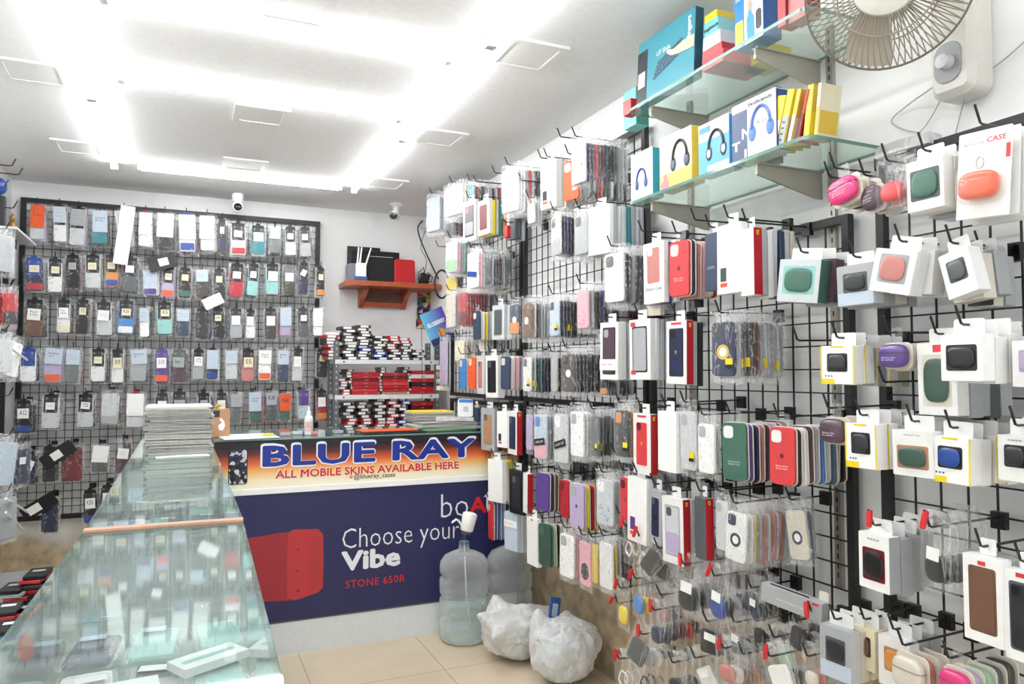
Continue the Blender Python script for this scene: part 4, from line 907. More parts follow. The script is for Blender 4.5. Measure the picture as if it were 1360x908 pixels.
# phone picture on the sign
mt2, nt, out = newmat('sticker_print'); N = nt.nodes.new; L = nt.links.new
p_ = N('ShaderNodeBsdfPrincipled'); L(p_.outputs[0], out.inputs[0]); tc = N('ShaderNodeTexCoord')
vo = N('ShaderNodeTexVoronoi'); vo.inputs['Scale'].default_value = 55; L(tc.outputs['Object'], vo.inputs['Vector'])
cr = N('ShaderNodeValToRGB'); cr.color_ramp.interpolation = 'CONSTANT'; L(vo.outputs['Color'], cr.inputs[0]); L(cr.outputs[0], p_.inputs[0])
for i, (ps, c) in enumerate(((0, (16, 16, 20)), (.35, (200, 200, 205)), (.5, (30, 40, 80)), (.62, (60, 60, 66)), (.75, (220, 220, 222)), (.85, (120, 60, 60)))):
    e = cr.color_ramp.elements[i] if i < 2 else cr.color_ramp.elements.new(ps)
    e.position = ps; e.color = (*[lin(q) for q in c], 1)
X0, X1, z1, z0 = pxx(303, 620), pxx(328.5, 620), pz(316, 596), pz(316, 643)
ph = obj('phone_picture', MB().rr(X1 - X0, z1 - z0, .002, .014, 0, 0, -.002), BLACKM, sign, (lx((X0 + X1) / 2), -.012, (z0 + z1) / 2))
obj('sticker_print', MB().rr((X1 - X0) * .9, (z1 - z0) * .95, .0006, .012, 0, 0, -.0006, .0001), mt2, ph, (0, -.002, 0))
# banner print
ptext(ban, 'Choose your', 454, 609, 702, 737, WHT, 'lettering', -.012, -.0098)
ptext(ban, 'Vibe', 452.5, 531, 732, 758.5, WHT, 'lettering', .040, -.0098)
ptext(ban, 'STONE 650R', 458.5, 537, 770.5, 780.5, REDT, 'lettering', .004, -.0098, 1.1)
ptext(ban, 'bo', 585, 621, 656, 687, WHT, 'logo_lettering', -.014, -.0098)
ptext(ban, 'A', 622, 646, 660, 682, REDT, 'logo_letter', .03, -.0098)
ptext(ban, 't', 641, 656, 652, 681, WHT, 'logo_lettering', -.014, -.0098)
def ppoly(name, pts, mat, y, d, parent):
    q = [(lx(pxx(a, c)), pz(a, c)) for a, c in pts]
    return obj(name, MB().poly(q, y, d), mat, parent, smooth=False)
C4 = lambda x, y: (260 + x / 2.67, 540 + y / 2.67)
mt3, nt, out = newmat('speaker_grille_print'); N = nt.nodes.new; L = nt.links.new
p_ = N('ShaderNodeBsdfPrincipled'); L(p_.outputs[0], out.inputs[0]); tc = N('ShaderNodeTexCoord')
vo = N('ShaderNodeTexVoronoi'); vo.inputs['Scale'].default_value = 120; vo.inputs['Randomness'].default_value = .1; L(tc.outputs['Object'], vo.inputs['Vector'])
cr = N('ShaderNodeValToRGB'); L(vo.outputs['Distance'], cr.inputs[0]); L(cr.outputs[0], p_.inputs[0])
for i, (ps, c) in enumerate(((.2, (88, 22, 34)), (.5, (176, 44, 56)))):
    e = cr.color_ramp.elements[i]; e.position = ps; e.color = (*[lin(q) for q in c], 1)
ppoly('speaker_picture', [C4(*p) for p in ((60, 475), (180, 466), (250, 454), (340, 440), (335, 685), (240, 689), (60, 690))][::-1], mt3, -.0096, .0006, ban)
cap = ppoly('speaker_cap_picture', [C4(*p) for p in ((345, 434), (432, 432), (450, 450), (452, 545), (449, 640), (432, 657), (352, 684), (324, 676), (322, 560), (326, 452))][::-1], M((186, 48, 56), .4), -.0102, .0006, ban)
ppoly('speaker_port_picture', [C4(*p) for p in ((398, 474), (436, 452), (444, 470), (444, 622), (432, 640), (400, 655), (396, 560))][::-1], M((176, 48, 56), .4), -.0106, .0004, ban)
for q in ((362, 505), (360, 580), (362, 650)):
    ppoly('speaker_mark_picture', [C4(q[0] + a, q[1] + c) for a, c in ((-5, -5), (5, -5), (5, 5), (-5, 5))][::-1], M((140, 34, 44)), -.0106, .0004, ban)

# things on the counter top
def slab(name, w, d, t, mats, loc, rz, wav=.0012, seed=0, fold=True):
    b = MB(); nx, ny = 8, 6; vs = []; o = Vector((seed * 1.37, seed * .71, 0))
    for s in (0, 1):
        for j in range(ny + 1):
            for i in range(nx + 1):
                x, y = (i / nx - .5) * w, (j / ny - .5) * d
                vs.append((x + .002 * noise.noise(o + Vector((y * 9, 3, 1))), y + .002 * noise.noise(o + Vector((x * 9, 7, 2))), s * t + wav * noise.noise(o + Vector((x * 9, y * 9, 0)))))
    n = (nx + 1) * (ny + 1); fs = []
    for j in range(ny):
        for i in range(nx):
            a = j * (nx + 1) + i; fs += [(a, a + nx + 1, a + nx + 2, a + 1), (n + a, n + a + 1, n + a + nx + 2, n + a + nx + 1)]
    rim = [i for i in range(nx + 1)] + [j * (nx + 1) + nx for j in range(1, ny + 1)] + [ny * (nx + 1) + i for i in range(nx - 1, -1, -1)] + [j * (nx + 1) for j in range(ny - 1, 0, -1)]
    for k in range(len(rim)):
        a, c = rim[k], rim[(k + 1) % len(rim)]; fs.append((a, c, c + n, a + n))
    return obj(name, b.add(vs, fs), mats, None, loc, (0, 0, rz))
NEWS = [M((196, 194, 188), .7, 0, 0, .22, 60), M((178, 178, 174), .7, 0, 0, .25, 50), M((206, 204, 198), .7, 0, 0, .2, 70), M((164, 164, 162), .7, 0, 0, .2, 45)]
z = ZT + .001; c = Vector((-.012, 3.60, 0))
for i in range(34):
    t = rnd.uniform(.0048, .0068)
    m = rnd.choice(NEWS) if i < 32 else M((214, 222, 206), .6)
    o = slab('sheet_packet', .255 + rnd.uniform(-.012, .012), .34, t - .0014, m, (c.x + rnd.uniform(-.008, .008), c.y + rnd.uniform(-.006, .006), z), rnd.uniform(-.03, .03), .0006, i)
    z += t
    if i == 33: tag(o, 'topmost pale green packet of the tall pile on the glass counter', 'paper packet', 'packets piled on the glass counter')
    elif i == 0: tag(o, 'lowest grey packet of the tall pile on the glass counter', 'paper packet', 'packets piled on the glass counter')
    else: tag(o, 'grey paper packet inside the tall pile on the glass counter', 'paper packet', 'packets inside the tall pile on the glass counter')
p = atZ(236, 604, ZT + .004)
o = slab('paper_sheet', .20, .05, .002, M('W', .5), (p.x + .02, p.y - .04, ZT + .002), .12, .002, 77); tag(o, 'white paper sheet lying in front of the tall packet pile', 'paper')
# orange leaflet, paper piles at the wall end of the counter
def ctop(px, py, z=ZC + .001): q = atZ(px, py, z); return q
p = ctop(500, 570)
o = slab('leaflet', .30, .16, .004, M('o', .4), (p.x, YC + .12, ZC + .012), .05, .001, 5); tag(o, 'orange leaflet lying on the BLUE RAY counter', 'leaflet')
o = slab('leaflet', .34, .20, .006, M('K', .5), (p.x + .03, YC + .13, ZC + .003), -.03, .001, 9); tag(o, 'dark sheet lying under the orange leaflet', 'leaflet')
z = ZC + .002
for i in range(8):
    o = slab('paper_sheet', .40, .27, .004, rnd.choice(NEWS + [M('w', .5), M('E', .6)]), (1.38 + rnd.uniform(-.015, .015), YC + .20 + rnd.uniform(-.01, .01), z), rnd.uniform(-.08, .08), .0012, 20 + i)
    z += .0062; tag(o, 'grey paper sheet in the flat pile at the wall end of the counter', 'paper', 'sheets in the flat pile on the counter')
z1 = z
for i in range(8):
    top = i == 7
    o = slab('paper_packet', .24, .20, .005, M('y', .5) if top else rnd.choice(NEWS), (1.31 + rnd.uniform(-.006, .006), YC + .29 + rnd.uniform(-.005, .005), z), rnd.uniform(-.03, .03), .0008, 40 + i)
    z += .0068; tag(o, 'yellow topmost packet of the pile beside the rack' if top else 'grey packet below the yellow one on the counter pile', 'paper packet', 'packets below the yellow one' if not top else None)
o = slab('plastic_bag', .20, .09, .022, WHITEBAG, (1.41, YC + .13, z1 + .002), -.1, .008, 61); tag(o, 'folded white plastic bag on the paper pile', 'bag')
p = atY(609, 557, YC + .22)
o = obj('retail_pouch', MB().rr(.085, .10, .02, .01), M('W', .35), None, (p.x, YC + .10, z1 + .075), (-.12, .03, -.1)); plate('blue_header', .08, .018, M('B'), o, 0, .038, -.0002, .001); plate('print_block', .03, .03, M('s'), o, 0, -.008, -.0002, .001)
tag(o, 'white retail pouch with a blue header leaning on the paper pile', 'pouch')
p = atY(410, 575, YC + .12)
r = empty('sanitizer_bottle', (p.x, YC + .12, ZC)); tag(r, 'small clear sanitizer bottle with a white cap on the counter', 'bottle')
obj('body', MB().lathe([(.018, 0), (.0225, .004), (.0225, .085), (.018, .098), (.010, .104)], 20), M((226, 226, 226), .15, 0, .3), r); obj('cap', MB().lathe([(.011, .104), (.011, .122), (.005, .126), (.004, .150), (.0, .151)], 16), M('W'), r)
obj('label_band', MB().lathe([(.0229, .02), (.0229, .07)], 20), M((226, 196, 190), .5, 0, 0, .3, 60), r)
o = slab('paper_sheet', .26, .30, .0025, M('W', .5), (.30, YC + .13, ZC + .002), .1, .001, 90); tag(o, 'white paper lying beside the packet pile on the counter', 'paper')
o = obj('tape_roll', MB().tube([(.022 * math.cos(2 * PI * k / 20), .022 * math.sin(2 * PI * k / 20), .006) for k in range(20)], .006, 8, True), M('Y', .4), None, (.40, YC + .12, ZC + .004)); tag(o, 'yellow tape roll lying on the counter', 'tape')
for i, (x, y, col) in enumerate(((.48, .10, 'G'), (.55, .14, 's'), (.62, .10, 'q'), (.76, .14, 'G'))):
    o = obj('small_plastic_box', MB().rr(.05, .016, .04, .004), M(col, .2), None, (x, YC + y, ZC + .010), (0, 0, rnd.uniform(-.3, .3)))
    tag(o, ['grey', 'silver', 'rose', 'pale'][i] + ' plastic box on the counter ' + ['beside the yellow tape', 'before the sanitizer bottle', 'in line with the sanitizer bottle', 'between bottle and orange leaflet'][i], 'small box')
p = atY(293, 578, 3.98)
o = obj('phone_case_box', MB().rr(.085, .14, .016, .006), M('M', .45), None, (p.x, 3.98, ZC + .073), (-.1, 0, .1)); tag(o, 'tan case with a white bird print standing by the packet pile', 'phone case')
obj('bird_print', MB().poly([(-.012, -.03), (.004, -.034), (.016, -.012), (.012, .012), (-.004, .03), (-.010, .024), (0, .004), (-.016, -.008)], -.0006, .0006), M('W'), o, (.004, -.0001, -.005), smooth=False)
plate('camera_cutout', .03, .034, M('K'), o, -.02, .045, -.0002)
o = obj('yellow_holder', MB().rr(.03, .012, .02, .003, .0, .075).rr(.012, .16, .018, .003), M('Y', .4), None, (.165, 4.02, ZC + .082)); tag(o, 'yellow plastic holder standing behind the packet pile', 'holder')

# ------------------------------------------------------------------ glass showcases
def showcase(name_label, o, rz, w, ln, strip):
    r = empty('glass_showcase', (o[0], o[1], 0), rz); tag(r, name_label, 'showcase', None)
    t = MB(); t.box(-w, 0, -ln, 0, ZT - .010, ZT); me = t.mesh('top_pane', [GLASS, EDGE], False)
    for p in me.polygons:
        if abs(p.normal.z) < .5: p.material_index = 1
    add('top_pane', me, r)
    for s, n in ((-w, 'left_pane'), (-.006, 'right_pane')): obj('side_pane', MB().box(s, s + .006, -ln, 0, .34, ZT - .011), GLASS, r, smooth=False)
    obj('shelf_pane', MB().box(-w + .008, -.008, -ln + .01, -.01, .838, .846), SHELFGLASS, r, smooth=False)
    obj('base_cabinet', MB().box(-w, 0, -ln, 0, .0, .34), M((196, 198, 198), .4), r, smooth=False)
    obj('end_frame', MB().box(-w + .007, -.007, -.012, 0, .34, ZT - .011), M((206, 212, 214), .4), r, smooth=False)
    if strip: obj('wood_strip', MB().box(-w, .0, -.012, .014, ZT + .0005, ZT + .006), M((206, 160, 134), .6, 0, 0, .2, 30), r, smooth=False)
    return r
showcase('far glass showcase carrying the tall packet pile', (.134, 4.42), 0, .325, 2.58, False)
showcase('near glass showcase with a wooden strip on its far edge', (.132, 1.822), -.0255, .322, 1.55, True)
def inside(x, y):
    if y < 1.83: x = x + (-.0255) * (1.83 - y) 
    return x
k = 0
NAMEROW = lambda i: ORD[i] if i <= 20 else 'last'
for j in range(15):
    y = .62 + j * .195
    if y > 1.70: y += .09
    for i in range(3):
        x = (-.135, -.03, .075)[i]; col = rnd.choice('KhGskNwGskTnp'); w, h = .092, .165
        r = add('phone_case', case_mesh(w * .84, h * .9, col), None, (inside(x, y) + rnd.uniform(-.004, .004), y + h / 2, .862), (-PI / 2 + rnd.uniform(-.02, .02), 0, rnd.uniform(-.10, .10)))
        add('pouch', pouch_mesh(w, h, .016, .012, k % 4), r, (0, 0, .004))
        if rnd.random() < .75: plate('paper_tag', w * .5, h * .16, M(rnd.choice('WWcWp'), .5), r, rnd.uniform(-.01, .01), -h * rnd.uniform(.12, .4), -.0125, .0006, .001, (0, rnd.uniform(-.25, .25), 0))
        if rnd.random() < .35: plate('header_card', w * .6, h * .4, M('K'), r, 0, -h * .25, -.0062)
        tag(r, '%s pouched case under the showcase glass, %s row from near end, %s side' % (CNAME[col], NAMEROW(j + 1), ['window', 'middle', 'aisle'][i].replace('window', 'back')), 'phone case', 'cases lying inside the showcases')
        k += 1
for j, (x, y, a, w, d) in enumerate(((-.05, .98, .3, .13, .09), (.03, 1.16, -.2, .15, .10), (-.06, 1.30, .1, .10, .12), (.06, 1.42, .5, .12, .06), (-.02, .82, -.15, .16, .10))):
    o = obj('reflection_slab', MB().box(-w / 2, w / 2, -d / 2, d / 2, 0, .014), M('W', .4), None, (inside(x, y), y, .876), (0, 0, a), smooth=False)  # thin white slabs added to stand in for blurred reflections in the glass
    obj('label_strip', MB().box(-w * .4, w * .4, -.006, .006, .014, .0146), M('rBrTo'[j] if 'rBrTo'[j] != 'o' else 'o'), o, smooth=False)
    tag(o, 'white slab with a %s strip added under glass for reflections, %s' % (['red', 'blue', 'crimson', 'mint', 'orange'][j], ['near the middle', 'by the aisle side', 'by the back side', 'by the wood strip', 'nearest the camera'][j]), 'reflection stand-in', 'white slabs added for reflections in the near showcase')

# ------------------------------------------------------------------ water bottles and bags on the floor
def prof20(r, h):
    P = [(r * .80, 0), (r * .95, .012), (r, .03)]
    z = .05
    for k in range(3):
        P += [(r, z), (r * 1.01, z + .03), (r, z + .062), (r * .93, z + .072), (r * .93, z + .080), (r, z + .092)]; z += .10
    P += [(r, z + .02), (r * .97, z + .045), (r * .80, z + .075), (r * .45, z + .095), (r * .24, z + .105), (r * .215, z + .112), (r * .215, z + .145)]
    s = h / P[-1][1]
    return [(a, q * s) for a, q in P]
def bottle(c, r, h, label, water):
    b = empty('water_bottle', (*c, 0)); tag(b, label, 'water bottle')
    P = prof20(r, h); obj('bottle_shell', MB().lathe(P, 40), BOTTLE, b, (0, 0, .002), ang=60)
    if water:
        W = [(q * .965, zz + .004) for q, zz in P if zz < h * .46] + [(r * .96, h * .46), (0.0, h * .46)]
        obj('water', MB().lathe(W, 40), WATER, b, ang=60)
        obj('dip_tube', MB().tube([(0, 0, h), (.012, 0, h * .5), (.03, -.02, .05)], .004, 8), M('s', .3), b)
        top = h - .01
        obj('pump_collar', MB().lathe([(.034, 0), (.036, .01), (.030, .03), (.027, .05), (0, .051)], 24), glass('pump_collar', (.55, .72, .86), .05), b, (0, 0, top))
        obj('pump_neck', MB().lathe([(.024, 0), (.026, .03), (.0, .032)], 20), M('h', .3), b, (.008, 0, top + .048), (0, .18, 0))
        hd = obj('pump_head', MB().lathe([(.031, 0), (.034, .004), (.040, .082), (.037, .092), (.024, .098), (0, .099)], 28), M('W', .35), b, (.012, 0, top + .064), (0, .24, 0))
        obj('spout', MB().tube([(-.02, -.005, .02), (-.05, -.01, .045), (-.065, -.01, .05), (-.085, -.012, .03)], .006, 8), M('W', .35), hd, (-.01, 0, .0))
    else:
        obj('cap', MB().lathe([(.034, 0), (.034, .025), (0, .026)], 20), M('B', .4), b, (0, 0, h))
    return b
bottle((1.362, 3.665), .128, .505, 'water bottle with a white hand pump standing before the counter', True)
bottle((1.625, 3.67), .122, .50, 'empty clear water bottle behind the pump bottle by the wall', False)
def bag(label, c, rx, ry, h, seed, ear):
    n, k = 110, 64; vs = []; fs = []; o = Vector((seed * 2.3, seed, 0))
    for j in range(k + 1):
        t = j / k; ph = -PI / 2 + PI * t
        for i in range(n):
            a = 2 * PI * i / n
            d = Vector((math.cos(ph) * math.cos(a), math.cos(ph) * math.sin(a), math.sin(ph)))
            wv = d + .25 * Vector((noise.noise(d * 2 + o), noise.noise(d * 2 + o * 3), noise.noise(d * 2 - o)))
            rid = lambda f, s: (1 - 2 * abs(noise.noise(wv * f + o * s))) 
            q = .86 + .15 * noise.noise(d * 1.5 + o) + .07 * rid(1.9, 2) + .034 * rid(3.6, 1) + .024 * rid(7.5, 3) + .012 * rid(15, 1.7)
            e = .8
            z = math.copysign(abs(d.z) ** e, d.z)
            if z > .45: q *= 1 - .40 * (z - .45)
            x, y = d.x * rx * q, d.y * ry * q; zz = h * .46 * (1 + z * q)
            for ea, ew, eh, eo in ear:
                da = math.atan2(math.sin(a - ea), math.cos(a - ea))
                f = math.exp(-(da / ew) ** 2) * math.exp(-((ph - .35) / .42) ** 2)
                x += math.cos(ea) * eo * f; y += math.sin(ea) * eo * f; zz += eh * f
            vs.append((x, y, max(.003 + .003 * (1 + noise.noise(Vector((x * 20, y * 20, seed)))), zz)))
    for j in range(k):
        for i in range(n): fs.append((j * n + i, j * n + (i + 1) % n, (j + 1) * n + (i + 1) % n, (j + 1) * n + i))
    r = obj('plastic_bag', MB().add(vs, fs), WHITEBAG, None, (*c, 0), ang=28); tag(r, label, 'bag'); return r
BG1 = bag('white plastic bag slumped behind, with a pointed handle', (1.535, 3.33), .205, .16, .295, 3, [(math.radians(222), .22, -.01, .13), (math.radians(190), .25, .05, .06), (math.radians(120), .35, .08, .0)])
BG2 = bag('fuller white plastic bag in front of the slumped one', (1.60, 3.0), .175, .16, .335, 8, [(math.radians(140), .4, .09, -.02), (math.radians(60), .3, .05, 0)])
obj('contents', MB().sup(.13, .11, .10, 0, 0, .10, .8, 24, 14), M((198, 216, 222), .6, 0, 0, .2, 9), BG2); obj('contents', MB().sup(.14, .11, .09, 0, 0, .10, .8, 24, 14), M((206, 206, 200), .6, 0, 0, .25, 9), BG1)
p = atY(737, 810, 3.17)
o = obj('blue_retail_card', MB().rr(.055, .115, .012, .004), M((50, 98, 176), .35), None, p, (-.2, math.radians(14), 0)); plate('print', .03, .06, M('p'), o, 0, 0, -.0002, .0006); tag(o, 'blue retail card sticking out of the plastic bags', 'card')
# ------------------------------------------------------------------ slotted rack with small boxes
YR = 5.12
C6 = lambda x, y: (420 + x / 4.779, 400 + y / 4.779)
def r6(x, y, Y=YR): return atY(*C6(x, y), Y)
rk = empty('slotted_metal_rack', (r6(130, 300).x, YR, 0)); tag(rk, 'grey slotted metal rack with white shelves in the back corner', 'rack'); R0 = r6(130, 300).x
R1 = min(r6(770, 300).x, 1.76)
zt = r6(130, 248).z
for x, y in ((0, 0), (R1 - R0, 0), (0, .22), (R1 - R0, .22)):
    m = MB().box(x - .017, x + .017, y, y + .003, 0, zt).box(x - .017, x - .014, y + .003, y + .03, 0, zt); m.mat(1)
    for k in range(int(zt / .04)): m.box(x - .004, x + .004, y - .0006, y + .0004, .03 + k * .04, .044 + k * .04)
    obj('post', m, [M((98, 102, 108), .45), M((190, 192, 194), .5)], rk, smooth=False)
SH = [r6(450, 372).z, r6(450, 592).z, r6(450, 800).z]
for z in SH:
    m = MB().box(-.01, R1 - R0 + .01, -.004, .25, z - .03, z); m.mat(1)
    for x in (.05, R1 - R0 - .05): m.box(x - .006, x + .006, -.0046, -.004, z - .02, z - .01)
    obj('shelf', m, [M((228, 230, 230), .4), M('K')], rk, smooth=False)
nb = 0
SHN = ['top', 'middle', 'lower']
def boxcol(xc, wpx, ybot, ytop, n, cols, si, cn, lab='W', long=False, dep=.18, dy=0.0):
    global nb
    a, b = r6(xc - wpx / 2, ybot, YR + .02), r6(xc + wpx / 2, ybot, YR + .02)
    w = b.x - a.x; ht = (r6(xc, ytop).z - r6(xc, ybot).z) / n; z = SH[si] + .001
    z0 = max(0, r6(xc, ybot).z - SH[si]); z += z0 if z0 > .03 else 0
    for i in range(n):
        c = cols[i % len(cols)]; jx = rnd.uniform(-.012, .012) * (2 if not long else .5); yy = YR + .03 + dy + rnd.uniform(-.012, .012)
        me = cached(('spb', r3(w), round(ht, 3), c, lab, long), lambda: boxmesh(w, dep, ht - .0012, c, lab, long))
        o = add('screen_guard_box', me, None, ((a.x + b.x) / 2 + jx, yy, z), (0, 0, rnd.uniform(-.07, .07) * (1 if not long else .3)))
        tag(o, fit('%s white ended box, %s from below, %s of the %s rack shelf' % (CNAME[c], ORD[i + 1], cn, SHN[si]) if not long else '%s long box, %s from below, %s of the %s rack shelf' % (CNAME[c], ORD[i + 1], cn, SHN[si]), '%s box, %s from below, %s of the %s rack shelf' % (CNAME[c], ORD[i + 1], cn, SHN[si])), 'box', 'small boxes stacked on the rack')
        z += ht; nb += 1
def boxmesh(w, d, h, c, lab, long):
    m = MB().box(-w / 2, w / 2, 0, d, 0, h); m.mat(1)
    if not long: m.box(-w * .30, w * .30, -.0008, 0, h * .12, h * .88)
    else: m.box(-w * .06, w * .08, -.0008, 0, h * .35, h * .6)
    return m.mesh('screen_guard_box', [M(c, .4), M('W' if not long else 'q', .5)], False)
boxcol(110, 88, 350, 172, 9, 'rKrdrKKrw', 0, 'first column', dy=.03); boxcol(212, 84, 350, 138, 11, 'zKzzKwzzKzz', 0, 'second column'); boxcol(308, 84, 350, 128, 12, 'zzzbzKzzzzzz', 0, 'third column')
boxcol(412, 76, 350, 195, 9, 'bbbzzzzzz', 0, 'fourth column'); boxcol(494, 76, 350, 195, 9, 'zzzrzrrrr', 0, 'fifth column'); boxcol(576, 74, 350, 208, 8, 'zzzzzzrr', 0, 'sixth column'); boxcol(652, 66, 350, 284, 4, 'zzzz', 0, 'last column')
boxcol(178, 60, 575, 470, 6, 'rdrKrd', 1, 'narrow first column', dy=.03); boxcol(318, 168, 575, 430, 7, 'rRrrdrr', 1, 'first wide pile', 'W', True); boxcol(502, 158, 568, 430, 7, 'MrrRrdr', 1, 'second wide pile', 'W', True)
boxcol(682, 150, 570, 420, 6, 'rrKrwr', 1, 'third wide pile', 'W', True); boxcol(222, 44, 575, 410, 9, 'zKzzKzzKz', 1, 'thin dark column', dy=.03); boxcol(412, 40, 575, 400, 9, 'KzzKzzKzz', 1, 'dark column between piles', dy=.03); boxcol(592, 36, 575, 400, 9, 'zKzzKzzKz', 1, 'dark column by last pile', dy=.03)
boxcol(214, 72, 795, 630, 8, 'hrrezKzK', 2, 'first column'); boxcol(304, 72, 795, 630, 8, 'hrrKzzKz', 2, 'second column'); boxcol(400, 76, 795, 612, 9, 'rrzKzzKzK', 2, 'third column'); boxcol(490, 72, 795, 610, 9, 'rrrrzzrrz', 2, 'fourth column')
boxcol(566, 66, 795, 612, 9, 'bbzbbnbbn', 2, 'fifth column'); boxcol(680, 140, 795, 640, 6, 'rdrrdr', 2, 'wide pile', 'W', True)
# a thin cable hanging in front of the rack
p = r6(668, 180, 5.05); q = r6(672, 620, 5.05)
o = obj('hanging_cable', MB().tube([(p.x, 5.05, p.z), (q.x - .002, 5.05, (p.z + q.z) / 2), (q.x, 5.05, q.z)], .002, 6), BLACKM); tag(o, 'thin black cable hanging in front of the rack', 'cable')

# ------------------------------------------------------------------ wooden corner shelf with speaker, router, frames
C5 = lambda x, y: (420 + x / 4.533, 240 + y / 4.533)
def r5(x, y, Y): return atY(*C5(x, y), Y)
YF = 5.33
a, b = r5(186, 625, YF), r5(735, 630, YF); zw = r5(400, 605, YF).z; xa, xb = a.x, 1.79
ws = empty('wooden_wall_shelf', (xa, YB, zw)); tag(ws, 'reddish brown wooden shelf with corbels in the back corner', 'shelf')
WOOD = M((176, 84, 46), .45, 0, .2, .22, 18)
def polyz(pts, z0, d):
    """outline in x,y (counter-clockwise seen from above) extruded upwards"""
    n = len(pts); vs = [(x, y, z0) for x, y in pts] + [(x, y, z0 + d) for x, y in pts]
    return MB().add(vs, [tuple(reversed(range(n))), tuple(range(n, 2 * n))] + [(i, (i + 1) % n, (i + 1) % n + n, i + n) for i in range(n)])
W_ = xb - xa
obj('board', polyz([(0, 0), (0, -.26), (.06, -.32), (W_, -.32), (W_, 0)], -.035, .035), WOOD, ws, smooth=False)
for i, px in enumerate((303, 566)):
    x = r5(px, 690, YF + .1).x - xa
    m = MB(); pr = [(0, -.035), (-.21, -.035), (-.21, -.06), (-.10, -.105), (-.045, -.155), (-.03, -.175), (0, -.175)]
    n = len(pr); vs = [(x - .018, y, z) for y, z in pr] + [(x + .018, y, z) for y, z in pr]
    m.add(vs, [tuple(range(n)), tuple(reversed(range(n, 2 * n)))] + [(k, k + n, (k + 1) % n + n, (k + 1) % n) for k in range(n)])
    obj('corbel', m, WOOD, ws, smooth=False)
xa1, xb1 = r5(303, 690, YF + .1).x - xa, r5(566, 690, YF + .1).x - xa
obj('rail', MB().box(xa1 + .018, xb1 - .018, -.05, -.03, -.17, -.13), WOOD, ws, smooth=False)
obj('lattice_back', MB().box(xa1 + .018, xb1 - .018, -.02, -.004, -.13, -.04), M('m', .6, 0, 0, .3, 60), ws, smooth=False)
zs = zw + .002
def onshelf(x0, x1, y, Y): return r5(x0, y, Y).x, r5(x1, y, Y).x
x0, x1 = onshelf(312, 476, 600, YF + .06); ht = r5(400, 455, YF + .06).z - zs
sx0, sx2 = onshelf(210, 600, 600, YF + .06)
sp_ = empty('tabletop_speaker', ((x0 + x1) / 2, YF + .16, zs)); tag(sp_, 'long black speaker with a red end standing on the wooden shelf', 'speaker')
cx = (x0 + x1) / 2
obj('grille', MB().rr(x1 - x0, ht, .14, .02, 0, ht / 2, -.07, .006), M((30, 31, 34), .8, 0, 0, .3, 200), sp_)
obj('red_end', MB().rr(sx2 - x1, ht * .96, .15, .02, (x1 + sx2) / 2 - cx + .001, ht * .48, -.075, .006), M((196, 36, 42), .4), sp_)
obj('top_trim', MB().box(x0 - cx + .02, x1 - cx - .01, -.06, .06, ht, ht + .004), M('s', .3), sp_, smooth=False)
o = obj('grey_device_box', MB().rr(r5(272, 600, YF + .06).x - sx0, ht * .72, .12, .012, 0, ht * .36, -.06, .004), M((128, 136, 146), .4), None, ((sx0 + r5(272, 600, YF + .06).x) / 2 - .004, YF + .19, zs)); tag(o, 'grey device box at the far end of the wooden shelf', 'device')
rx = r5(276, 590, YF).x
rt = empty('wifi_router', (rx, YF + .045, zs)); tag(rt, 'white wifi router with three raised aerials on the wooden shelf', 'router')
obj('router_body', MB().rr(.075, .11, .035, .008, 0, .075, -.0175, .003), M('W', .3), rt); obj('stand', MB().rr(.09, .03, .05, .008, 0, .015, -.025, .003), M((60, 92, 150), .4), rt)
for dx, px, py, hh in ((-.028, 256, 400, .17), (-.01, 274, 400, .17), (.03, 330, 405, .19)):
    t = r5(px, py, YF + .045); obj('aerial', MB().tube([(dx, 0, .10), (t.x - rx, 0, t.z - zs)], [.007, .0055], 8), M('W', .3), rt)
for lab, (u0, v0, u1, v1), Y in (('dark brown picture frame leaning behind the router', (188, 393, 382, 560), YB - .03), ('black picture frame leaning behind the speaker', (360, 425, 497, 560), YB - .075)):
    A, B = r5(u0, v0, Y), r5(u1, v1, Y); w, h = B.x - A.x, A.z - zs
    r = empty('picture_frame', ((A.x + B.x) / 2, Y, zs)); tag(r, lab, 'picture frame')
    m = MB().box(-w / 2, w / 2, -.012, .012, 0, .03).box(-w / 2, w / 2, -.012, .012, h - .03, h).box(-w / 2, -w / 2 + .03, -.012, .012, .03, h - .03).box(w / 2 - .03, w / 2, -.012, .012, .03, h - .03)
    obj('frame', m, M((44, 32, 28) if u0 == 188 else (20, 20, 22), .4), r, smooth=False); obj('picture', MB().box(-w / 2 + .03, w / 2 - .03, -.004, .008, .03, h - .03), M((40, 42, 46), .2), r, smooth=False)
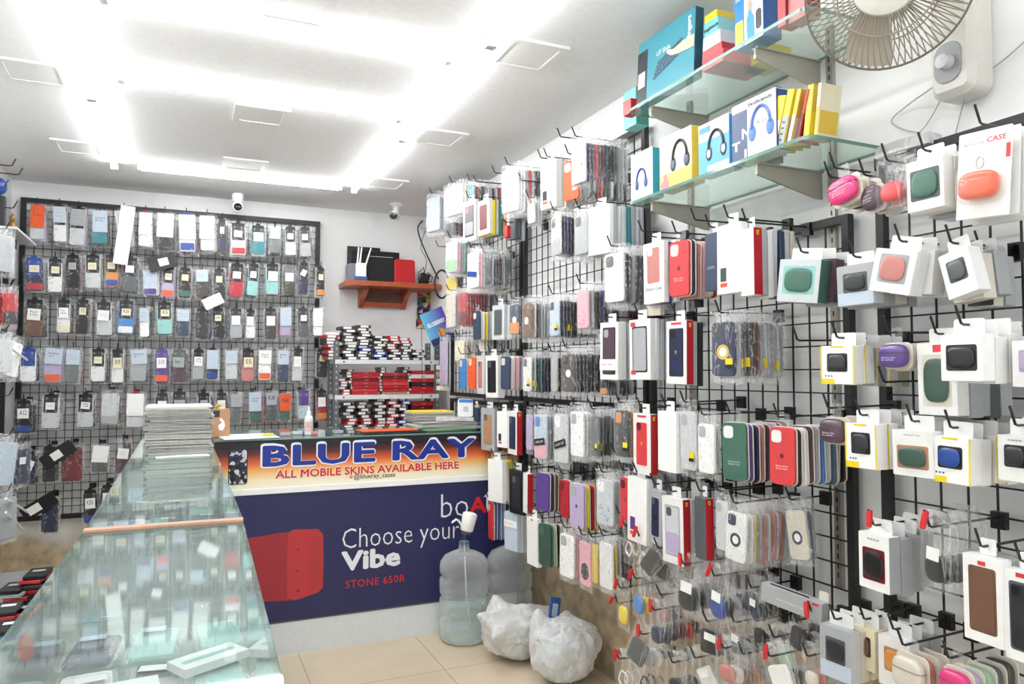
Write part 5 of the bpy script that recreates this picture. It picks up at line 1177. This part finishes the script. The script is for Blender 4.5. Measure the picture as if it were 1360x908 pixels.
# adapter and leads at the corner
p = r5(640, 590, YF + .08)
r = empty('power_adapter', (p.x, YF + .08, zs)); tag(r, 'black power adapter with tangled leads on the wooden shelf', 'adapter')
obj('adapter_body', MB().rr(.07, .085, .05, .008, 0, .044, -.025, .003), M('k', .4), r, (0, 0, 0), (0, .3, 0))
obj('lead', MB().tube([(.02, 0, .07), (.0, -.02, .13), (-.03, -.01, .09), (-.045, -.03, .03), (.0, -.05, .012), (.06, -.03, .02), (.08, .0, .06), (.05, .03, .10)], .004, 6), M('k', .5), r)
def cable(label, pts, rad, mat, name='cable'):
    out = []
    P = [Vector(q) for q in pts]
    for i in range(len(P) - 1):
        p0, p1, p2, p3 = P[max(i - 1, 0)], P[i], P[i + 1], P[min(i + 2, len(P) - 1)]
        for k in range(6):
            t = k / 6; out.append(.5 * ((2 * p1) + (p2 - p0) * t + (2 * p0 - 5 * p1 + 4 * p2 - p3) * t * t + (3 * p1 - p0 - 3 * p2 + p3) * t ** 3))
    out.append(P[-1]); o = obj(name, MB().tube(out, rad, 6), mat); tag(o, label, 'cable'); return o
cable('thick black cable running down from the ceiling corner', [r5(640, 240, 5.5), r5(612, 280, 5.45), r5(625, 345, 5.4), r5(668, 450, 5.3), r5(735, 590, 5.1)], .0055, M('k', .5))
cable('thin grey cable looping in the back corner', [r5(655, 300, 5.55), r5(630, 400, 5.5), r5(662, 470, 5.45), r5(655, 540, 5.4), r5(625, 590, 5.38)], .003, M('h', .5))
c = r5(756, 622, 4.9)
o = obj('cable_coil', MB().tube([(.052 * math.cos(a), .004 * math.sin(a * 3), .098 * math.sin(a)) for a in [2 * PI * k / 40 for k in range(40)]], .007, 8, True), M('k', .5), None, c); tag(o, 'coil of black cable hanging beside the stocked wall', 'cable')
p = r5(660, 262, 5.5)
o = obj('junction_box', MB().rr(.10, .05, .04, .006), M((214, 214, 212), .4), None, p); tag(o, 'white junction box under the ceiling in the back corner', 'junction box')
# posters in the corner
mt4, nt, out = newmat('sticker_poster'); N = nt.nodes.new; L = nt.links.new
p_ = N('ShaderNodeBsdfPrincipled'); L(p_.outputs[0], out.inputs[0]); tc = N('ShaderNodeTexCoord')
vo = N('ShaderNodeTexVoronoi'); vo.inputs['Scale'].default_value = 32; L(tc.outputs['Object'], vo.inputs['Vector'])
cr = N('ShaderNodeValToRGB'); cr.color_ramp.interpolation = 'CONSTANT'; L(vo.outputs['Color'], cr.inputs[0]); L(cr.outputs[0], p_.inputs[0])
for i, (ps, c) in enumerate(((0, (60, 40, 50)), (.3, (196, 60, 60)), (.42, (220, 180, 70)), (.52, (60, 110, 90)), (.62, (200, 190, 190)), (.72, (70, 90, 150)), (.82, (30, 30, 34)))):
    e = cr.color_ramp.elements[i] if i < 2 else cr.color_ramp.elements.new(ps)
    e.position = ps; e.color = (*[lin(q) for q in c], 1)
A, B = r5(606, 655, YB - .006), r5(712, 895, YB - .006)
o = obj('sticker_poster', MB().rr(B.x - A.x, A.z - B.z, .003, .002), mt4, None, ((A.x + B.x) / 2, YB - .01, (A.z + B.z) / 2), (0, .05, 0)); tag(o, 'colourful sticker covered poster on the corner wall under the shelf', 'poster')
c = atY(581, 434, 4.95); mt5, nt, out = newmat('blueberry_print'); N = nt.nodes.new; L = nt.links.new
p_ = N('ShaderNodeBsdfPrincipled'); p_.inputs['Roughness'].default_value = .35; L(p_.outputs[0], out.inputs[0]); tc = N('ShaderNodeTexCoord'); sp2 = N('ShaderNodeSeparateXYZ'); L(tc.outputs['Generated'], sp2.inputs[0])
cr = N('ShaderNodeValToRGB'); L(sp2.outputs[0], cr.inputs[0]); L(cr.outputs[0], p_.inputs[0])
for i, (ps, cc) in enumerate(((0, (90, 180, 222)), (.9, (92, 62, 160)))): e = cr.color_ramp.elements[i]; e.position = ps; e.color = (*[lin(q) for q in cc], 1)
o = obj('hanging_poster', MB().rr(.17, .25, .003, .004), mt5, None, c, (0, math.radians(-24), math.radians(-12))); tag(o, 'blue and purple BLUEBERRY poster hung at a tilt in the corner', 'poster')
text('lettering', 'BLUEBERRY', .13, .030, M('W'), o, (.004, -.0022, .03), bold=.03); b = MB().lathe([(0, .001), (.028, .001), (.028, 0)], 20)
obj('printed_disc', b, M('O'), o, (.015, -.0016, -.045), (PI / 2, 0, 0)); obj('printed_band', MB().rr(.165, .05, .0006, .01), M((40, 40, 90)), o, (0, -.002, -.095))
p = atY(612, 498, 4.75)
for i in range(4):
    q = atY(604, 488 + i * 9, 4.75); o = obj('tape_roll', MB().lathe([(.012, -.014), (.036, -.014), (.038, -.010), (.038, .010), (.036, .014), (.012, .014)], 22), M('xMEc'[i], .4), None, (1.60, 4.75, q.z), (.05, .0, 0)); tag(o, '%s roll stacked on a corner hook, %s from the top' % (CNAME['xMEc'[i]], ORD[i + 1]), 'roll', 'rolls by the corner')

# ------------------------------------------------------------------ glass shelves on the right wall
SY0, SY1, SX0, SX1 = 1.417, 2.285, 1.485, 1.782
def gshelf(z, label):
    r = empty('glass_shelf', (SX0, SY0, z)); tag(r, label, 'shelf', 'glass shelves on the right wall')
    w, d = SX1 - SX0, SY1 - SY0; rad = .035; pts = []
    for k in range(7): a = PI + PI / 2 * k / 6; pts.append((rad + rad * math.cos(a), rad + rad * math.sin(a)))
    pts += [(w, 0), (w, d)]
    for k in range(7): a = PI / 2 + PI / 2 * k / 6; pts.append((rad + rad * math.cos(a), d - rad + rad * math.sin(a)))
    me = polyz(pts, -.010, .010).mesh('pane', [SHELFGLASS, EDGE], False)
    for p in me.polygons:
        if abs(p.normal.z) < .5: p.material_index = 1
    add('pane', me, r)
    for y in (SY1 - .10, 1.655):
        pr = [(.04, -.011), (w, -.011), (w, -.095), (w - .02, -.095), (.04, -.045)]; n = len(pr); yy = y - SY0
        m = MB().add([(x, yy - .004, q) for x, q in pr] + [(x, yy + .004, q) for x, q in pr], [tuple(reversed(range(n))), tuple(range(n, 2 * n))] + [(k, (k + 1) % n, (k + 1) % n + n, k + n) for k in range(n)])
        m.box(.04, w, yy - .012, yy + .012, -.0145, -.0108); obj('bracket', m, M((182, 176, 166), .4, .4), r, smooth=False)
ZU, ZL = 2.36, 2.014
gshelf(ZU, 'upper glass shelf holding the teal keyboard box'); gshelf(ZL, 'lower glass shelf holding the headphone boxes')
def sbox(name, label, cat, z, px0, px1, py_top, depth, front, side, Xf=1.50, lean=0.0, build=None, h=None):
    """a box standing on a shelf, broad face towards the aisle; its face spans px0..px1 in the photograph"""
    A, B = atX(px0, 200, Xf).y, atX(px1, 200, Xf).y; w = A - B; mid = (px0 + px1) / 2
    hh = h or (atX(mid, py_top, Xf).z - z - .001)
    m = MB().box(-w / 2, w / 2, 0, depth, 0, hh); m.mat(1); m.box(w / 2, w / 2 + .0008, .002, depth - .002, .002, hh - .002)
    o = obj(name, m, [M(front, .35), M(side, .35)], None, (Xf, (A + B) / 2, z + .0015), (lean, 0, RZ), smooth=False); tag(o, label, cat)
    if build: build(o, w, hh)
    return o
def headphone(o, x, z, s, col, cup='k', y=-.0016):
    m = MB().tube([(s * .62 * math.cos(a) + x, y, z + s * .95 * math.sin(a) - s * .1) for a in [PI * k / 18 for k in range(19)]], s * .085, 6)
    for sg in (-1, 1): m.sup(s * .26, .0015, s * .40, x + sg * s * .60, y, z - s * .32, 1, 16, 8)
    obj('headphone_picture', m, M(col, .35), o)
    m2 = MB()
    for sg in (-1, 1): m2.sup(s * .15, .0012, s * .25, x + sg * s * .60, y - .0012, z - s * .32, 1, 14, 6)
    obj('ear_cushion_picture', m2, M(cup, .4), o)
def kb(o, w, h):
    m = MB()
    for r_ in range(5):
        for k in range(12): m.box((k - 6) * w * .036 + r_ * w * .018, (k - 6) * w * .036 + w * .030 + r_ * w * .018, -.0018, 0, h * (.30 + r_ * .05 + k * .012), h * (.335 + r_ * .05 + k * .012))
    obj('keyboard_picture', m, M((70, 92, 112), .4), o, (w * .02, 0, 0), smooth=False)
    obj('hand_picture', MB().poly([(.5 * w, .42 * h), (.5 * w, .60 * h), (.30 * w, .60 * h), (.16 * w, .57 * h), (.06 * w, .62 * h), (.04 * w, .58 * h), (.12 * w, .50 * h), (.24 * w, .46 * h)], -.0024, .002), M((222, 182, 160), .5), o, smooth=False)
    obj('photo_panel', MB().box(-w * .5, -w * .32, -.0012, 0, h * .02, h * .85), M((40, 44, 52), .4, 0, 0, .5, 30), o, smooth=False); obj('photo_highlight', MB().box(-w * .48, -w * .35, -.0018, 0, h * .28, h * .52), M((196, 190, 186), .5), o, smooth=False)
    text('lettering', 'fingers', h * .34, w * .085, M('W'), o, (w * .42, -.0016, h * .74), (0, -PI / 2, 0), bold=.02); text('lettering', 'U7 Slide', w * .24, h * .07, M('W'), o, (-w * .02, -.0014, h * .66))
sbox('keyboard_box', 'large teal keyboard box at the front of the upper glass shelf', 'box', ZU, 846, 922, 50, .035, (62, 140, 156), (34, 74, 92), 1.51, -.05, kb, .238)
o = sbox('retail_box', 'mint box standing behind the keyboard box', 'box', ZU, 829, 845, 98, .06, (126, 204, 196), (80, 160, 150), 1.60, h=.15)
o = sbox('retail_box', 'red box at the far end of the upper glass shelf', 'box', ZU, 828, 838, 126, .04, 'R', 'r', 1.51, h=.055)
z = ZU
for i, (c, s, hh, lab) in enumerate((('r', 'R', .042, 'red box lowest beside the keyboard box'), ('R', 'r', .026, 'coral red box second in the pile beside the keyboard box'), ('w', 's', .045, 'white box third in the pile beside the keyboard box'), ((110, 184, 190), (150, 204, 206), .05, 'mint box with dark lettering topping the pile'), ('y', 'Y', .028, 'yellow box laid on the mint one'))):
    o = sbox('retail_box', lab, 'box', z, 934 + i, 962 - i * 2, 0, .18, c, s, 1.52 + i * .006, h=hh)
    if i == 3: text('lettering', 'logitech', .07, .016, M('K'), o, (.0, -.001, .024), bold=.02)
    z += hh + .001
def person_box(o, w, h):
    obj('white_panel', MB().box(-w * .14, w * .5, -.0008, 0, 0, h), M('W', .4), o, smooth=False); obj('yellow_panel', MB().rr(w * .28, h * .45, .001, .006, -w * .33, h * .24, -.001, .0002), M('Y', .4), o)
    obj('figure_picture', MB().poly([(-.04 * w, .04 * h), (.22 * w, .04 * h), (.2 * w, .42 * h), (.12 * w, .5 * h), (.14 * w, .62 * h), (.08 * w, .72 * h), (0, .66 * h), (.0, .5 * h), (-.06 * w, .42 * h)], -.0018, .001), M((64, 140, 200), .5), o, smooth=False)
    obj('face_picture', MB().rr(w * .11, h * .18, .0006, .006, .07 * w, .63 * h, -.0024, .0001), M((196, 150, 124), .5), o); obj('speaker_picture', MB().rr(w * .2, h * .34, .001, .01, w * .36, h * .32, -.0018, .0002), M('K', .4), o)
    text('lettering', 'DASH', w * .22, h * .06, M('W'), o, (-w * .33, -.001, h * .85))
sbox('speaker_box', 'blue boxed speaker with a white panel and pictured man on the upper shelf', 'box', ZU, 978, 1016, -5, .07, (30, 120, 190), (40, 96, 160), 1.51, 0, person_box, .175)
sbox('retail_box', 'red box standing under the fan on the upper glass shelf', 'box', ZU, 1036, 1046, -5, .05, 'R', 'd', 1.52, h=.15); sbox('retail_box', 'rosy box partly behind the fan on the upper shelf', 'box', ZU, 1050, 1075, -5, .05, (200, 120, 116), 'd', 1.53, h=.13)
sbox('retail_box', 'yellow box lying at the wall side of the upper shelf', 'box', ZU, 985, 1020, 0, .10, 'Y', 'y', 1.63, h=.05)
def hp1(o, w, h): headphone(o, 0, h * .42, h * .26, 'b', 'a'); text('lettering', 'audio', w * .3, h * .05, M('h'), o, (-w * .05, -.001, h * .9))
def hp2(o, w, h):
    headphone(o, w * .16, h * .54, h * .33, 'k', 'a'); obj('yellow_panel', MB().box(-w * .5, w * .5, -.0006, 0, 0, h * .30), M((246, 196, 90), .4), o, smooth=False)
    text('lettering', 'STEREO\nHEADSET', w * .3, h * .12, M('O'), o, (-w * .3, -.001, h * .44)); obj('figure_picture', MB().poly([(-.46 * w, .02 * h), (-.2 * w, .02 * h), (-.2 * w, .16 * h), (-.26 * w, .2 * h), (-.26 * w, .3 * h), (-.36 * w, .3 * h), (-.36 * w, .2 * h), (-.46 * w, .14 * h)], -.0014, .0008), M((228, 130, 150), .5), o, smooth=False)
def hp3(o, w, h):
    obj('blue_panel', MB().box(-w * .5, w * .5, -.0006, 0, 0, h * .66), M((94, 170, 214), .4), o, smooth=False); headphone(o, w * .1, h * .5, h * .34, 'K', 's'); obj('brand_patch', MB().box(-w * .46, -w * .1, -.0008, 0, h * .82, h * .93), M((52, 140, 210), .4), o, smooth=False)
    obj('white_band', MB().box(-w * .2, w * .5, -.0008, 0, h * .06, h * .16), M('W', .4), o, smooth=False)
def hp4(o, w, h):
    obj('blue_panel', MB().box(-w * .5, -w * .14, -.0008, 0, 0, h * .86), M((66, 84, 122), .4, 0, 0, .3, 20), o, smooth=False)
    text('lettering', 'N', w * .2, h * .18, M('W'), o, (-w * .16, -.0014, h * .46), bold=.03); text('lettering', 'T', w * .2, h * .16, M('W'), o, (-w * .40, -.0014, h * .28), bold=.03); text('lettering', 'I', w * .05, h * .14, M('W'), o, (-w * .18, -.0014, h * .12), bold=.03)
    headphone(o, w * .18, h * .52, h * .34, (92, 120, 190), 'B'); text('lettering', 'Skullcandy', w * .56, h * .09, M('k'), o, (w * .16, -.0012, h * .90), bold=.02); text('lettering', 'Anti', w * .22, h * .07, M('h'), o, (w * .18, -.0012, h * .56))
sbox('headphone_box', 'white headphone box with teal side at the far end of the lower shelf', 'box', ZL, 838, 866, 201, .05, 'W', (40, 150, 170), 1.51, 0, hp1)
sbox('headphone_box', 'white and yellow stereo headset box on the lower glass shelf', 'box', ZL, 876, 918, 176, .055, (250, 240, 216), 'Y', 1.51, 0, hp2)
sbox('headphone_box', 'blue headphone box with black headphones on the lower glass shelf', 'box', ZL, 928, 968, 159, .05, (226, 238, 244), (60, 140, 200), 1.51, 0, hp3)
sbox('headphone_box', 'large white headphone box with blue headphones and navy side', 'box', ZL, 973, 1031, 129, .06, 'W', (40, 70, 140), 1.51, 0, hp4)
o = sbox('retail_box', 'thin dark box standing behind the large headphone box', 'box', ZL, 1006, 1030, 112, .03, 'K', 'k', 1.60, h=.23)
for i, (c, s, t, hh) in enumerate((('W', 's', .026, .125), ('y', 'W', .030, .150), ('y', 'G', .024, .158), ('Y', 'x', .014, .150), ('r', 'd', .010, .140), ('Y', 'y', .020, .145), ('c', 'Y', .010, .140))):
    y = 1.616 - i * .030; ln = math.radians(17 if i < 5 else 8)
    m = MB().box(-t / 2, t / 2, 0, .075, 0, hh); m.mat(1); m.box(-t / 2 + .001, t / 2 - .001, -.0008, 0, .004, hh * .55).box(t / 2, t / 2 + .0008, .004, .070, .01, hh * .5)
    o = obj('cable_pack', m, [M(c, .35), M(s, .4)], None, (1.515 + .002 * i, y, ZL + .002 + math.sin(ln) * t / 2), (0, ln, RZ), smooth=False)
    if i < 3:
        b = MB()
        for k in range(4): b.box(-t * .3, t * .1, -.0006, 0, hh * (.12 + k * .1), hh * (.15 + k * .1))
        obj('small_print', b, M('h'), o, (0, -.0009, 0), smooth=False)
    tag(o, '%s retail pack leaning on the lower glass shelf, %s from the headphone box' % (CNAME[c], ORD[i + 1]), 'retail pack', 'retail packs leaning on the lower shelf')

# ------------------------------------------------------------------ wall fan
FC = atX(1178, -16, 1.47); R = .178
axis = Vector((-.80, -.55, -.24)).normalized()
fan = empty('wall_fan', (1.80, FC.y - .05, 2.15)); tag(fan, 'off white wall fan with a round wire cage and control box', 'fan')
FB = M((214, 212, 204), .35); GW = M((150, 142, 128), .4)
rotm = axis.to_track_quat('-Y', 'Z').to_euler()
fo = Vector((FC.x - 1.80, .05, FC.z - 2.15))
hd = empty('fan_head', (0, 0, 0)); hd.parent = fan; hd.location = fo; hd.rotation_euler = rotm
for nm, sgn, dp in (('front_cage', -1, .055), ('rear_cage', 1, .05)):
    m = MB()
    for k in range(72):
        a = 2 * PI * k / 72; ca, sa = math.cos(a), math.sin(a); tw = .22 * sgn
        pts = []
        for q in range(6):
            f = .26 + .74 * q / 5; r_ = R * f; aa = a + tw * (1 - f)
            pts.append((r_ * math.cos(aa), sgn * dp * (1 - f ** 3.2), r_ * math.sin(aa)))
        m.tube(pts, .00135, 4)
    for f in (.26, .62, 1.0):
        m.tube([(R * f * math.cos(2 * PI * k / 48), sgn * dp * (1 - f ** 3.2), R * f * math.sin(2 * PI * k / 48)) for k in range(48)], .0028 if f == 1 else .0018, 5, True)
    obj(nm, m, GW, hd)
hb = obj('hub_badge', MB().lathe([(0, .018), (.05, .016), (.068, .008), (.07, -.006)], 36), FB, hd, (0, -.055, 0), (PI / 2, 0, 0))
text('lettering', 'Crompton', .085, .018, M((70, 74, 84), .4), hd, (0, -.0722, -.005), bold=.02)
for k in range(3):
    m = MB(); vs = []; fs = []
    for i in range(9):
        f = i / 8; r_ = .035 + .135 * f; wd = .9 * (.55 + .45 * math.sin(PI * min(1, .25 + f * .7)))
        for j in range(7):
            u = j / 6 - .5; a = 2 * PI * k / 3 + u * wd + .25 * f; vs.append((r_ * math.cos(a), .012 * u * 2 * (1.2 - f * .4) - .002, r_ * math.sin(a)))
    for i in range(8):
        for j in range(6): q = i * 7 + j; fs.append((q, q + 1, q + 8, q + 7))
    n = len(vs); vs += [(x, y + .0025, zz) for x, y, zz in vs]; fs = fs + [tuple(reversed([n + v for v in f])) for f in fs]
    rim = [j for j in range(7)] + [i * 7 + 6 for i in range(1, 9)] + [56 + j for j in range(5, -1, -1)] + [i * 7 for i in range(7, 0, -1)]
    for q in range(len(rim)): a, b = rim[q], rim[(q + 1) % len(rim)]; fs.append((b, a, a + n, b + n))
    obj('blade', m.add(vs, fs), M((176, 166, 150), .4), hd)
obj('motor', MB().lathe([(0, -.05), (.05, -.045), (.06, 0), (.055, .06), (.03, .09), (0, .095)], 28), FB, hd, (0, .06, 0), (-PI / 2, 0, 0))
m0 = hd.matrix_basis @ Vector((0, .10, 0))
Yb = atX(1272, 80, 1.74).y - fan.location.y; zb0 = atX(1272, 126, 1.72).z - 2.15
obj('arm', MB().tube([m0, m0.lerp(Vector((-.06, Yb, zb0 + .30)), .6), (-.06, Yb, zb0 + .26), (-.05, Yb, zb0 + .20)], [.022, .022, .026, .03], 14), FB, fan)
bx = obj('control_box', MB().rr(.115, .40, .09, .03, 0, .20, -.09, .016, 6), FB, fan, (0, Yb, zb0), (0, 0, RZ))
obj('control_plate', MB().rr(.07, .10, .004, .03, -.005, .085, -.0935, .001, 6), M((150, 152, 156), .3), bx)
obj('speed_knob', MB().lathe([(0, .024), (.017, .022), (.020, .0)], 24), M((206, 206, 206), .3), bx, (-.005, -.0935, .085), (PI / 2, 0, 0))
pk = fan.location + Vector((-.03, Yb + .02, zb0))
def wp(px, py, X=1.785): return atX(px, py, X)
cable('grey lead looping from the fan box down to the grid', [wp(1245, 112, 1.72), wp(1205, 140), wp(1184, 160), wp(1200, 172), wp(1225, 178), wp(1242, 192)], .0019, M('G', .5))
cable('second thin lead crossing below the fan box', [wp(1252, 126, 1.72), wp(1240, 150), wp(1225, 172), wp(1205, 188)], .0017, M('G', .5)); cable('grey lead dropping straight from the fan box behind the grid', [wp(1285, 118, 1.74), wp(1276, 150), wp(1265, 195)], .0017, M('G', .5))
cable('grey lead running along the wall from the fan box out of view', [wp(1262, 116, 1.72), wp(1295, 104), wp(1330, 82), wp(1372, 45)], .002, M('G', .5))
o = slab('plastic_bag', .05, .16, .03, WHITEBAG, (1.76, atX(1205, 195, 1.76).y, atX(1205, 204, 1.76).z + .004), 0, .006, 33); tag(o, 'dusty crumpled bag resting on top of the near grid', 'bag')

# ------------------------------------------------------------------ left wall: hooks, pouches, small shelf, low bench
def hangL(px, py0, py1, kind, col, o, behind, label):
    Xf = -.775; top = atX(px, py0, Xf); bot = atX(px, py1, Xf); h = top.z - bot.z; w = h * dict(pch=.58, box=.52, acc=.62)[kind]
    yaw = o.get('yaw', -.55); g = .030 if kind != 'box' else .022
    r = item(kind, w, h, col, o); r.location = (Xf, top.y, top.z + g); r.rotation_euler = (0, math.radians(o.get('roll', 0)), PI / 2 + yaw); tag(r, label, CATS[kind])
    hook((XL + .012, top.y, top.z + g + .002), abs(XL - Xf) - .012, PI / 2, 'black hook on the left wall holding the ' + o['desc'], 'hooks on the left wall')
    X = Xf - .024
    for k, cc in enumerate(behind):
        q = plain(kind, w, h, cc, o, None); q.location = (X, top.y + rnd.uniform(-.004, .004), top.z + g - .004); q.rotation_euler = (0, 0, PI / 2 + yaw); tag(q, '%s piece %s behind the %s on the left wall' % (CNAME[cc], ORD[k + 1], o['desc']), CATS[kind], 'pieces further back on the left wall'); X -= .03
for px, y0, y1, kind, col, o, bh in (
    (8, 312, 368, 'pch', 'G', dict(desc='clear grey pouch'), 'kG'), (14, 388, 436, 'pch', 'r', dict(desc='red pouch', low='K'), 'rd'), (22, 454, 506, 'pch', 'W', dict(desc='tilted white pouch', roll=14), 'sw'), (6, 450, 500, 'pch', 's', dict(desc='silver pouch'), 'G'),
    (12, 586, 650, 'pch', 'p', dict(desc='pale blue pouch', roll=8), 'rB'), (30, 596, 646, 'pch', 'n', dict(desc='navy pouch with a white slip', tag=1), 'GK'), (10, 660, 720, 'pch', 'G', dict(desc='long grey pouch'), 'hk')):
    hangL(px, y0, y1, kind, col, o, bh, o['desc'] + ' at the tip of a hook on the left wall')
for i, (px, py) in enumerate(((22, 212), (31, 224), (12, 240), (24, 268), (14, 306), (18, 372), (28, 378), (20, 446), (18, 516), (14, 660))):
    p = atX(px, py, -.775); hook((XL + .012, p.y, p.z - .03), .235, PI / 2, 'bare black hook on the left wall, %s from the top' % ORD[i + 1], 'bare hooks on the left wall')
for i, (x0, y0, x1, y1) in enumerate(((14, 462, 36, 478), (8, 680, 32, 704), (8, 662, 37, 680))):
    p, q = atX(x0, y0, -.76), atX(x1, y1, -.76); o = obj('price_strip', MB().tube([p, q], .006, 6), M('W', .4)); tag(o, 'white plastic strip sticking out from the left wall, %s from the top' % ORD[i + 1], 'strip')
A = atX(44, 320, -.80); zsL = A.z
grid_panel('black wire grid on the left wall behind the counter', (XL + .012, 4.2), PI / 2, 1.30, .5, 2.30, .07, .012)
r = empty('small_wall_shelf', (XL, A.y, zsL)); tag(r, 'small white edged shelf high on the left wall', 'shelf'); obj('board', MB().box(.03, A.x - XL, -.45, .10, -.012, 0), M('s', .2), r, smooth=False); obj('bracket', MB().box(.03, .18, -.11, -.10, -.07, -.013), BLACKM, r, smooth=False)
p = atX(16, 300, -.90)
r = empty('gold_figurine', (-.90, p.y, zsL)); tag(r, 'small gold seated figurine on the left wall shelf', 'figurine'); r.scale = (.62, .62, .72)
obj('figure', MB().lathe([(.05, 0), (.055, .02), (.045, .05), (.030, .075), (.036, .10), (.030, .125), (.014, .138), (.022, .155), (.024, .172), (.014, .19), (.004, .205), (0, .206)], 20), M((150, 112, 56), .35, .5, 0, .2, 40), r)
obj('folded_legs', MB().sup(.075, .045, .022, 0, 0, .024, .8, 20, 10), M((142, 104, 50), .35, .5), r)
p = atX(2, 262, -.90)
r = empty('round_packaging', (-.93, p.y, zsL)); tag(r, 'round blue packaging with black card at the end of the left wall shelf', 'packaging')
obj('round_top', MB().sup(.055, .04, .05, 0, 0, .235, .9, 20, 12), M((34, 66, 140), .35), r); obj('card', MB().rr(.10, .17, .03, .01, 0, .10, -.015), M('K', .4), r); plate('paper_tag', .05, .05, M('W'), r, 0, .06, -.0152)
zbn = .40
bn = empty('low_bench', (XL, 2.5, 0)); tag(bn, 'low grey bench along the left wall behind the showcases', 'bench')
obj('bench_top', MB().box(.01, .54, 0, 1.9, zbn - .03, zbn), M((150, 150, 150), .4), bn, smooth=False); obj('bench_body', MB().box(.01, .50, .02, 1.88, 0, zbn - .03), M((120, 112, 104), .5), bn, smooth=False)
for i, (px, py, n, c) in enumerate(((64, 796, 7, 'kKrkKRk'), (46, 800, 5, 'kKkrK'), (20, 806, 5, 'GkrGk'), (8, 830, 4, 'BkRK'), (36, 826, 3, 'bkR'), (60, 822, 3, 'KGk'), (10, 856, 4, 'kwBk'), (34, 846, 3, 'RBK'))):
    p = atZ(px, py, zbn); z = zbn + .001
    if p.x > -.53: p.x = -.56
    p.x = max(-.96, p.x)
    for k in range(n):
        h = .018; o = obj('accessory_pack', MB().rr(.085, .15, h - .003, .008, 0, 0, 0, .002), M(c[k], .35), None, (p.x + rnd.uniform(-.008, .008), p.y, z + h - .002), (-PI / 2, 0, rnd.uniform(-.25, .25)))
        plate('label_patch', .05, .03, M('W' if k % 2 else 'G'), o, 0, .02, -.0002, .0008, .002)
        tag(o, '%s accessory pack, %s from below in the %s pile on the bench' % (CNAME[c[k]], ORD[k + 1], ORD[i + 1]), 'accessory pack', 'accessory packs piled on the low bench'); z += h

merge_stuff('phone_cases_further_back', STUFF_BACK, 'pouched phone cases hanging deeper on the hooks behind the front ones', 'phone cases')
# ------------------------------------------------------------------ light from the open shop front, exposure
w = bpy.data.worlds.new('world'); S.world = w; w.use_nodes = True
bg = w.node_tree.nodes['Background']; bg.inputs[0].default_value = (.93, .97, 1, 1); bg.inputs[1].default_value = 1.6
S.view_settings.view_transform = 'Standard'; S.view_settings.look = 'None'; S.view_settings.gamma = 1; S.view_settings.use_curve_mapping = False
S.view_settings.exposure = 0.12
S.cycles.use_denoising = True
S.cycles.transparent_max_bounces = 24; S.cycles.max_bounces = 8
